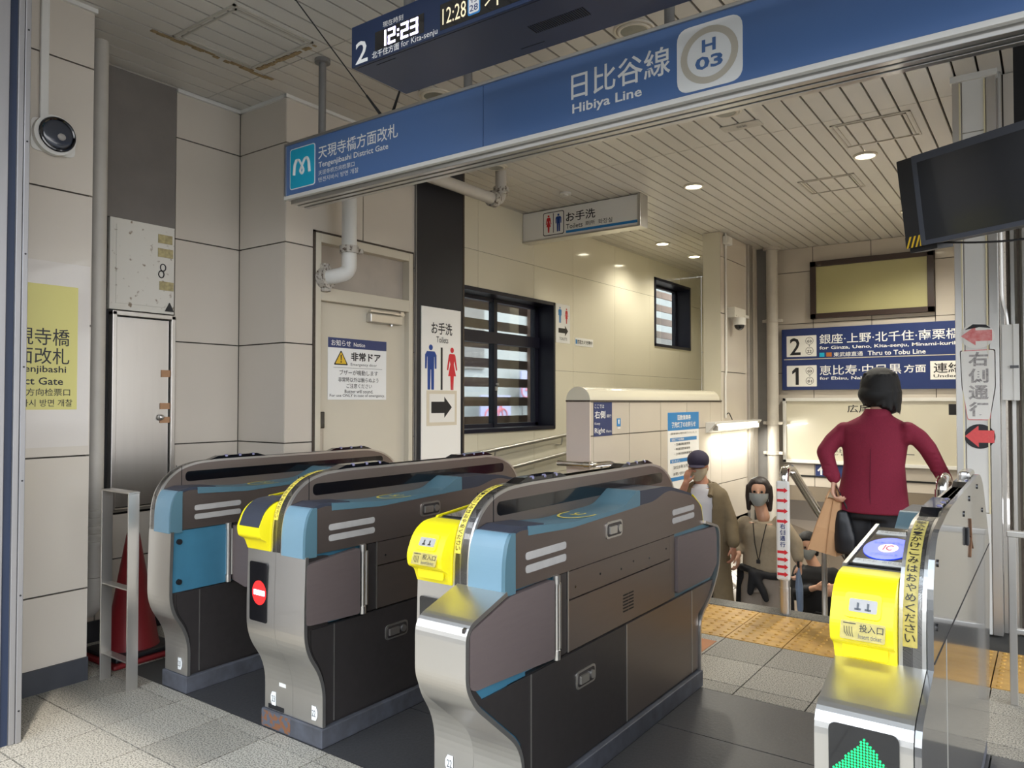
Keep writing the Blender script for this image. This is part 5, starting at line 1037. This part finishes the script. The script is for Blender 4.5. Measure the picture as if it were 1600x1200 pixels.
def mask(t, c, f, u, r, m, s=1.0):
    b = nb(); N = 14; G = []
    for j in range(8):
        v = -.105+j*.105/7; G.append([b.verts.new(c+r*(.078*(.62+.38*sin(min(1, j/4.5)*pi/2))*sin((k/N-.5)*pi*.92))*s+f*((.095+.012*sin(j/7*pi))*cos((k/N-.5)*pi*.92)+.010)*s+u*(v-.012*abs(sin((k/N-.5)*pi))*0+.02*(1-cos((k/N-.5)*pi))*(1-j/7))*s) for k in range(N+1)])
    for a, d_ in zip(G, G[1:]):
        for k in range(N): b.faces.new((a[k], a[k+1], d_[k+1], d_[k]))
    bmesh.ops.solidify(b, geom=b.faces[:], thickness=.004); obj('face_mask', b, m, t, True)
    for q in (-1, 1):
        b = nb(); tube(b, [c+r*q*.074*s+f*.03*s+u*(-.01)*s, c+r*q*.082*s+f*(-.01)*s+u*(.0)*s, c+r*q*.074*s+f*.02*s+u*(-.07)*s], .0015, 5); obj('mask_strap', b, m, t)

# --- woman in the raspberry jacket, seen from behind on the first step
Y = 4.93
def W(u, v, y=Y): return onY(u, v, y)
t = thing('person', 'person from behind in a raspberry tweed jacket and black trousers starting down the stairs', 'person', (-.9, Y, -.16))
HC = W(1377, 612, 4.95); SL, SR = W(1316, 664), W(1421, 664, 4.90); EL = W(1289, 706, 4.86); WL = W(1303, 751, 4.80); ER = W(1449, 700, 4.93); WR = W(1481, 757, 5.02); PV = Vector((-.90, Y, .62))
b = nb(); c, f, u, r = head(b, HC, (.35, .9, -.25)); nk = W(1370, 650); limb(b, [HC-Vector((.0, .01, .06)), nk-Vector((0, 0, .04))], [.052, .056])
rings(b, [(PV.x, Y, .60, .13, .095), (PV.x, Y, .70, .145, .105), (-.88, Y, .88, .115, .09), (-.875, Y, 1.04, .145, .10), (-.87, Y, 1.14, .13, .085)])
limb(b, [SL-Vector((-.04, 0, .035)), EL, WL], [.034, .030, .022]); limb(b, [SR-Vector((.04, 0, .035)), ER, WR], [.034, .030, .022])
hand(b, WL, (-.05, -.05, -1), (1, 0, 0), (0, 1, -.1), 1.0); hand(b, WR, (.25, .1, -.8), (-.2, -1, 0), (.8, .2, 0), .45)
for hx, kx, ax, ky in ((-.975, -.985, -.99, 4.99), (-.815, -.80, -.79, 4.91)): limb(b, [(hx, Y, .55), (kx, ky, .22), (ax, Y-.02 if ky > 4.95 else Y-.04, -.09)], [.072, .055, .038])
body = obj('body', b, 'skin', t, True); remesh(body, .0065, 3)
b = nb(); rings(b, [(PV.x, Y, .58, .150, .112), (PV.x, Y, .66, .155, .115), (PV.x, Y, .74, .14, .10)])
for hx, kx, ax, ky in ((-.975, -.985, -.99, 4.99), (-.815, -.80, -.79, 4.91)): limb(b, [(hx, Y, .53), (kx, ky, .22), (ax, Y, -.085)], [.084, .070, .060])
tr = obj('trousers', b, 'blktr', t, True); remesh(tr, .011, 4)
for ax, y in ((-.99, Y), (-.79, Y-.02)):
    b = nb(); ball(b, (ax, y+.05, -.125), (.042, .115, .03), 3); ball(b, (ax, y-.03, -.105), (.035, .045, .04), 2); s_ = obj('shoe', b, 'blackm', t, True); remesh(s_, .008, 3)
b = nb(); hx = (W(1307, 793).x+W(1421, 797).x)/2
rings(b, [(hx, Y, .615, .203, .135), (hx, Y, .68, .198, .135), (-.885, Y, .80, .180, .125), (-.88, Y, .90, .168, .118), (-.875, Y, 1.02, .180, .120), (-.868, Y, 1.10, .192, .110), (-.866, Y, 1.14, .186, .095), (-.864, Y, 1.172, .125, .080), (-.862, Y, 1.195, .085, .070), (-.858, Y, 1.225, .070, .066)], 36)
s1 = SL+Vector((.012, 0, -.028)); s2 = SR+Vector((-.012, 0, -.028))
limb(b, [s1, (s1+EL)/2+Vector((-.008, 0, 0)), EL, (EL+WL)/2, WL+Vector((0, 0, .02))], [.050, .053, .050, .044, .040]); limb(b, [s2, (s2+ER)/2+Vector((.006, 0, .006)), ER, (ER+WR)/2, WR+(ER-WR)*.12], [.050, .053, .050, .044, .040])
for s_, q in ((s1, -1), (s2, 1)):
    ball(b, s_+Vector((q*.002, 0, .012)), (.044, .058, .034), 3); limb(b, [Vector((-.868+q*.12, Y, 1.06)), s_+Vector((q*.006, 0, -.035))], [.06, .05])
for k in range(6): ball(b, EL.lerp(WL, .15+.13*k)+Vector((random.uniform(-.012, .012), -.02, 0)), (.042, .035, .012), 2); ball(b, ER.lerp(WR, .1+.13*k)+Vector((random.uniform(-.012, .012), -.02, 0)), (.040, .035, .012), 2)
jk = obj('jacket', b, 'redj', t, True); remesh(jk, .0085, 4)
b = nb(); rings(b, [(-.862, Y, 1.19, .084, .074), (-.856, Y, 1.235, .068, .067)], 30); obj('collar', b, 'redj', t, True)
b = nb()
tube(b, [(-.875, Y-.130, .63), (-.878, Y-.134, .72), (-.878, Y-.1275, .85), (-.874, Y-.1215, 1.0)], .0022, 5); obj('back_vent', b, mat('jacket seam', (92, 18, 40), .9), t)
b = nb(); u0 = HC+Vector((-.005, -.010, .015))
ball(b, u0+Vector((0, 0, .022)), (.110, .120, .112), 4); ball(b, u0+Vector((-.010, -.018, -.030)), (.109, .108, .080), 4); ball(b, u0+Vector((.042, .0, -.060)), (.076, .088, .078), 3); ball(b, u0+Vector((.052, .015, -.105)), (.048, .055, .045), 3); ball(b, u0+Vector((-.05, 0, -.05)), (.058, .08, .062), 3)
random.seed(3)
for k in range(60):
    a = random.uniform(-pi*1.05, pi*.05); c_ = cos(a); z0_ = random.uniform(0, .09); z1_ = -.075-.045*max(0, c_)-.03*random.random()
    limb(b, [u0+Vector((.088*c_, .098*sin(a), z0_)), u0+Vector((.110*c_, .110*sin(a), -.02)), u0+Vector((.098*c_+.008, .098*sin(a), z1_))], [.012, .010, .004], 6)
hr = obj('hair', b, 'hair', t, True); remesh(hr, .006, 2)
# paper bag and black bag in her hand
t = thing('paper_bag', 'brown kraft paper carrier bag hanging from the hand of the person in raspberry', 'bag', tuple(W(1285, 868, 4.78)))
tp = [W(1291, 778, 4.76), W(1313, 784, 4.82)]; bt = [W(1262, 857, 4.74), W(1306, 870, 4.84)]; D_ = Vector((.02, .085, 0))
b = nb(); q = [tp[0], tp[1], tp[1]+D_*.5, tp[0]+D_*.5]; q2 = [bt[0], bt[1], bt[1]+D_, bt[0]+D_]; mid = [(a_*.45+c_*.55)+Vector((0, -.010, 0)) for a_, c_ in zip(q, q2)]
V3 = [[b.verts.new(p) for p in L_] for L_ in (q2, mid, q)]
for A, B_ in zip(V3, V3[1:]):
    for k in range(4): b.faces.new((A[k], A[(k+1) % 4], B_[(k+1) % 4], B_[k]))
b.faces.new(V3[0][::-1]); obj('bag_body', b, 'cardb', t)
b = nb(); hnd = W(1303, 757, 4.79); tube(b, [tp[0], (tp[0]+hnd)/2+Vector((-.004, 0, .0)), hnd, (tp[1]+hnd)/2+Vector((.004, 0, 0)), tp[1]], .006, 6); obj('handle', b, 'cardb', t)
b = nb(); tube(b, [q[0], (q2[0]+q[0])/2+Vector((0, -.012, 0)), q2[0]], .0022, 4); e0 = q[0]*.5+q[1]*.5; e1 = q2[0]*.35+q2[1]*.65; tube(b, [e0+Vector((0, -.004, 0)), (e0+e1)/2+Vector((0, -.016, 0)), e1+Vector((0, -.004, 0))], .002, 4); obj('creases', b, mat('paper crease', (168, 126, 88), .8), t)
t = thing('handbag', 'black soft handbag hanging beside the kraft paper bag', 'bag', tuple(W(1320, 860, 4.80)))
b = nb(); a0 = W(1318, 828, 4.83); rings(b, [(a0.x+.010, a0.y, a0.z-.14, .060, .035), (a0.x+.008, a0.y, a0.z-.05, .066, .04), (a0.x-.004, a0.y, a0.z+.05, .052, .034), (a0.x-.01, a0.y, a0.z+.12, .040, .022)], 10); s_ = obj('bag_body', b, 'bagblk', t, True); remesh(s_, .012, 4)
b = nb(); tube(b, [a0+Vector((-.03, 0, .10)), hnd+Vector((.012, .0, -.005)), a0+Vector((.03, .0, .11))], .006, 6); obj('strap', b, 'bagblk', t, True)

# --- man in the khaki coat coming up
Y = 6.1; g0 = -.80
def W(u, v, y=Y): return onY(u, v, y)
t = thing('person', 'person in an open khaki coat, white shirt, face mask and navy cap on the stairs', 'person', (-2.37, Y, g0))
HC = W(1091, 729); X = W(1100, 800).x; SL, SR = W(1067, 768), W(1130, 768); EL = Vector((SL.x-.06, Y-.09, SL.z-.22)); WL = W(1072, 755, Y-.16); ER = W(1141, 815); WR = W(1146, 853, Y-.06)
b = nb(); c, f, u, r = head(b, HC, (.25, -.95, -.12), s=1.02); limb(b, [HC-Vector((0, -.01, .07)), (X, Y+.01, SR.z+.0)], [.056, .062])
rings(b, [(X, Y, -.02, .15, .10), (X, Y, .12, .15, .105), (X, Y, .28, .14, .10), (X, Y, .45, .175, .11), (X, Y, .56, .15, .09)])
limb(b, [SL+Vector((.03, 0, -.03)), EL, WL], [.055, .045, .028]); limb(b, [SR-Vector((.03, 0, .03)), ER, WR], [.055, .045, .028])
hand(b, WL, (.12, .1, 1), (.3, .9, 0), (1, -.2, .1), .9); hand(b, WR, (.05, 0, -1), (-1, .2, 0), (-.2, -1, 0), .6)
for q in (-.085, .085): limb(b, [(X+q, Y, -.02), (X+q*1.1, Y-.03, -.40), (X+q*1.1, Y, g0+.07)], [.09, .06, .042])
body = obj('body', b, 'skin2', t, True); remesh(body, .0075, 3)
face_bits(t, c, f, u, r); mask(t, c, f, u, r, 'maskb')
b = nb(); rings(b, [(X, Y, .06, .165, .125), (X, Y, .25, .160, .12), (X, Y, .44, .185, .125), (X, Y, .545, .15, .10), (X, Y, .585, .075, .07)], 28); sh_ = obj('shirt', b, 'tshirt', t, True); remesh(sh_, .012, 3)
b = nb(); rings(b, [(X, Y, -.06, .16, .12), (X, Y, .10, .16, .118)])
for q in (-.085, .085): limb(b, [(X+q, Y, -.04), (X+q*1.1, Y-.03, -.40), (X+q*1.1, Y, g0+.08)], [.10, .078, .065])
tr = obj('trousers', b, 'blktr', t, True); remesh(tr, .013, 4)
for q in (-.095, .095): b = nb(); ball(b, (X+q, Y-.05, g0+.04), (.045, .13, .04), 3); s_ = obj('shoe', b, 'white', t, True); remesh(s_, .01, 2)
b = nb(); A0, A1 = radians(-56), radians(236)
shell(b, [(X, Y, -.42, .25, .20), (X, Y, -.1, .225, .17), (X, Y, .2, .205, .15), (X, Y, .40, .215, .15), (X, Y, .50, .205, .13), (X, Y, .56, .15, .11), (X, Y, .60, .10, .095)], A0, A1, .022)
limb(b, [SL+Vector((.03, 0, -.035)), EL, EL*.35+WL*.65], [.072, .062, .05]); limb(b, [SR-Vector((.035, 0, .035)), ER, WR+Vector((0, 0, .03))], [.074, .062, .052])
ct = obj('coat', b, 'coat', t, True); remesh(ct, .011, 4)
b = nb(); tube(b, [(X-.10, Y-.11, .50), (X-.09, Y-.04, .575), (X, Y+.09, .60), (X+.09, Y-.04, .575), (X+.10, Y-.12, .50)], .022, 8); cl = obj('coat_collar', b, 'coat', t, True)
b = nb(); CF = f; cc = c+u*.045; m_ = Matrix((r, f, u)).transposed().to_4x4()
bmesh.ops.create_icosphere(b, subdivisions=3, radius=1, matrix=Matrix.Translation(cc-f*.008+u*.01) @ m_ @ Matrix.Diagonal((.092, .108, .085, 1))); bmesh.ops.bisect_plane(b, geom=b.verts[:]+b.edges[:]+b.faces[:], plane_co=cc-u*.025, plane_no=-u, clear_outer=True)
bmesh.ops.create_icosphere(b, subdivisions=3, radius=1, matrix=Matrix.Translation(cc+f*.10-u*.022) @ m_ @ Matrix.Diagonal((.068, .065, .010, 1))); obj('cap', b, 'cap', t, True)

# --- woman in beige knit
Y = 6.35; g0 = -.96
t = thing('person', 'person in beige knit and grey trousers with a grey mask, black jacket round the waist', 'person', (-2.0, Y, g0))
HC = W(1186, 770, Y); X = W(1193, 830, Y).x; SL, SR = W(1158, 811, Y), W(1226, 811, Y); EL = W(1148, 845, Y); WL = W(1154, 866, Y-.12); ER = W(1243, 850, Y); WR = W(1249, 882, Y-.05)
b = nb(); c, f, u, r = head(b, HC, (.2, -.95, .05)); limb(b, [HC-Vector((0, 0, .07)), (X, Y, SR.z)], [.048, .054])
rings(b, [(X, Y, -.28, .15, .11), (X, Y, -.12, .155, .115), (X, Y, .02, .12, .09), (X, Y, .18, .145, .10), (X, Y, .27, .13, .085)])
limb(b, [SL+Vector((.03, 0, -.03)), EL, WL], [.048, .04, .024]); limb(b, [SR-Vector((.03, 0, .03)), ER, WR], [.048, .04, .024])
hand(b, WL, (0, -.1, -1), (-1, 0, 0), (0, -1, 0), .7); hand(b, WR, (.05, -.1, -1), (-1, .2, 0), (-.1, -1, 0), .9)
for q in (-.085, .085): limb(b, [(X+q, Y, -.25), (X+q*1.1, Y-.04, -.58), (X+q*1.1, Y, g0+.07)], [.09, .06, .042])
body = obj('body', b, 'skin', t, True); remesh(body, .0075, 3)
face_bits(t, c, f, u, r); mask(t, c, f, u, r, 'maskm')
b = nb(); rings(b, [(X, Y, -.17, .165, .125), (X, Y, -.10, .175, .135), (X, Y, .05, .165, .125), (X, Y, .17, .175, .125), (X, Y, .235, .165, .105), (X, Y, .28, .085, .08)], 30)
limb(b, [SL+Vector((.035, 0, -.035)), EL, EL*.3+WL*.7], [.07, .062, .045]); limb(b, [SR-Vector((.035, 0, .035)), ER, ER*.3+WR*.7], [.07, .062, .045]); kn = obj('sweater', b, 'beigek', t, True); remesh(kn, .011, 4)
b = nb(); rings(b, [(X, Y, -.30, .17, .13), (X, Y, -.14, .165, .125)])
for q in (-.085, .085): limb(b, [(X+q, Y, -.28), (X+q*1.15, Y-.04, -.58), (X+q*1.15, Y, g0+.08)], [.105, .085, .075])
tr = obj('trousers', b, 'trous', t, True); remesh(tr, .012, 4)
for q in (-.095, .095): b = nb(); ball(b, (X+q, Y-.05, g0+.035), (.042, .12, .038), 3); s_ = obj('shoe', b, 'white', t, True); remesh(s_, .01, 2)
b = nb(); N = 24; pts = [(X+.175*cos(2*pi*k/N), Y+.14*sin(2*pi*k/N), -.13+.02*sin(4*pi*k/N)) for k in range(N)]
for k in range(N): limb(b, [pts[k], pts[(k+1) % N]], [.032, .032], 8)
ball(b, (X-.03, Y-.165, -.14), (.05, .04, .045)); limb(b, [(X-.04, Y-.165, -.15), (X-.06, Y-.17, -.29)], [.035, .028]); limb(b, [(X-.02, Y-.165, -.15), (X+.05, Y-.175, -.27), (X+.07, Y-.17, -.33)], [.035, .03, .025])
rings(b, [(X, Y+.16, -.80, .22, .03), (X, Y+.155, -.4, .21, .035), (X, Y+.13, -.13, .17, .04)]); limb(b, [(X-.19, Y+.04, -.15), (X-.21, Y+.05, -.75)], [.05, .06]); jt = obj('tied_jacket', b, 'blktr', t, True); remesh(jt, .012, 4)
b = nb(); ball(b, c+u*.04-f*.02, (.095, .10, .10), 3); ball(b, c-f*.05-u*.02, (.10, .07, .12), 3)
for q in (-1, 1): limb(b, [c+r*q*.082+u*.05, c+r*q*.088-u*.03-f*.01, c+r*q*.085-u*.14-f*.02], [.026, .026, .018])
for v_ in b.verts:
    d_ = v_.co-c
    if d_.dot(f) > .045 and d_.dot(u) < .075: v_.co -= f*(d_.dot(f)-.045)
hr = obj('hair', b, 'brhair', t, True); remesh(hr, .008, 2)
b = nb(); tube(b, [(X-.055, Y-.10, .27), (X-.03, Y-.142, .12), (X+.0, Y-.146, -.02)], .0035, 5); tube(b, [(X+.055, Y-.10, .27), (X+.03, Y-.142, .12), (X+.005, Y-.146, -.02)], .0035, 5); box(b, X-.012, X+.016, Y-.155, Y-.14, -.05, -.02); obj('lanyard', b, 'blackm', t)
t = thing('folded_umbrella', 'pale blue folded umbrella held down by the person in beige knit', 'umbrella', tuple(WR+Vector((0, 0, -.40))))
b = nb(); a_ = WR+Vector((.0, -.03, -.07)); tube(b, [a_+Vector((0, 0, .05)), a_, a_+Vector((.006, 0, -.10)), a_+Vector((.012, 0, -.28)), a_+Vector((.014, 0, -.34))], [.010, .018, .030, .024, .006], 10); obj('canopy', b, 'denim', t, True); obj('handle', cyl(nb(), a_+Vector((0, 0, .03)), a_+Vector((0, 0, .10)), .010), 'blackm', t)

# --- dark dressed person farther down, half hidden
Y = 7.6; g0 = -1.60
t = thing('person', 'person in black with a pale mask farther down the stairs, below the paper bag', 'person', (-1.85, Y, g0))
HC = W(1262, 852, Y); X = W(1276, 920, Y).x; SZ = HC.z-.22
b = nb(); c, f, u, r = head(b, HC, (.3, -.93, -.25)); limb(b, [HC-Vector((0, 0, .07)), (X, Y, SZ)], [.05, .056])
rings(b, [(X, Y, SZ-.55, .15, .11), (X, Y, SZ-.38, .15, .11), (X, Y, SZ-.22, .125, .09), (X, Y, SZ-.07, .155, .10), (X, Y, SZ+.01, .13, .085)])
HN = W(1275, 918, Y-.22); HN2 = W(1306, 915, Y-.2)
limb(b, [(X-.16, Y, SZ-.02), (X-.20, Y-.05, SZ-.26), HN], [.05, .04, .026]); limb(b, [(X+.16, Y, SZ-.02), (X+.2, Y-.05, SZ-.26), HN2], [.05, .04, .026])
hand(b, HN, (.9, -.1, .1), (0, 1, .2), (0, 0, 1), .9); hand(b, HN2, (-.4, -.3, -.6), (0, 1, .2), (-.4, 0, 1), .9)
for q in (-.085, .085): limb(b, [(X+q, Y, SZ-.54), (X+q, Y-.04, g0+.42), (X+q, Y, g0+.07)], [.085, .06, .042])
body = obj('body', b, 'skin', t, True); remesh(body, .009, 3); mask(t, c, f, u, r, 'maskm'); face_bits(t, c, f, u, r)
b = nb(); rings(b, [(X, Y, SZ-.62, .18, .14), (X, Y, SZ-.3, .165, .125), (X, Y, SZ-.08, .185, .125), (X, Y, SZ+.0, .15, .10), (X, Y, SZ+.035, .075, .07)], 28)
limb(b, [(X-.15, Y, SZ-.03), (X-.20, Y-.05, SZ-.26), Vector((X-.20, Y-.05, SZ-.26))*.3+HN*.7], [.07, .062, .045]); limb(b, [(X+.15, Y, SZ-.03), (X+.20, Y-.05, SZ-.26), Vector((X+.20, Y-.05, SZ-.26))*.3+HN2*.7], [.07, .062, .045]); jk = obj('coat', b, 'blktr', t, True); remesh(jk, .013, 4)
b = nb()
for q in (-.085, .085): limb(b, [(X+q, Y, SZ-.55), (X+q, Y-.04, g0+.42), (X+q, Y, g0+.08)], [.10, .08, .065])
tr = obj('trousers', b, 'trous', t, True); remesh(tr, .014, 3)
for q in (-.085, .085): b = nb(); ball(b, (X+q, Y-.05, g0+.035), (.042, .12, .038), 3); obj('shoe', b, 'blackm', t, True)
b = nb(); ball(b, c+u*.035-f*.018, (.096, .102, .10), 3); ball(b, c-f*.04-u*.03, (.095, .07, .10), 3)
for q in (-1, 1): limb(b, [c+r*q*.08+u*.04, c+r*q*.086-u*.10-f*.02], [.026, .02])
for v_ in b.verts:
    d_ = v_.co-c
    if d_.dot(f) > .045 and d_.dot(u) < .07: v_.co -= f*(d_.dot(f)-.045)
hr = obj('hair', b, 'hair', t, True); remesh(hr, .01, 2)
t = thing('tote_bag', 'dark grey tote bag held in front of the person in black', 'bag', (X+.06, Y-.25, SZ-.75)); b = nb(); box(b, X-.05, X+.25, Y-.30, Y-.22, SZ-.72, SZ-.42, .015); obj('bag_body', b, mat('grey tote cloth', (84, 82, 76), .9, bump=.3, bscale=60), t)
b = nb(); tube(b, [(X+.0, Y-.26, SZ-.43), (X+.06, Y-.27, SZ-.34), (X+.14, Y-.27, SZ-.34), (X+.20, Y-.26, SZ-.43)], .008, 6); obj('handle', b, 'blackm', t)
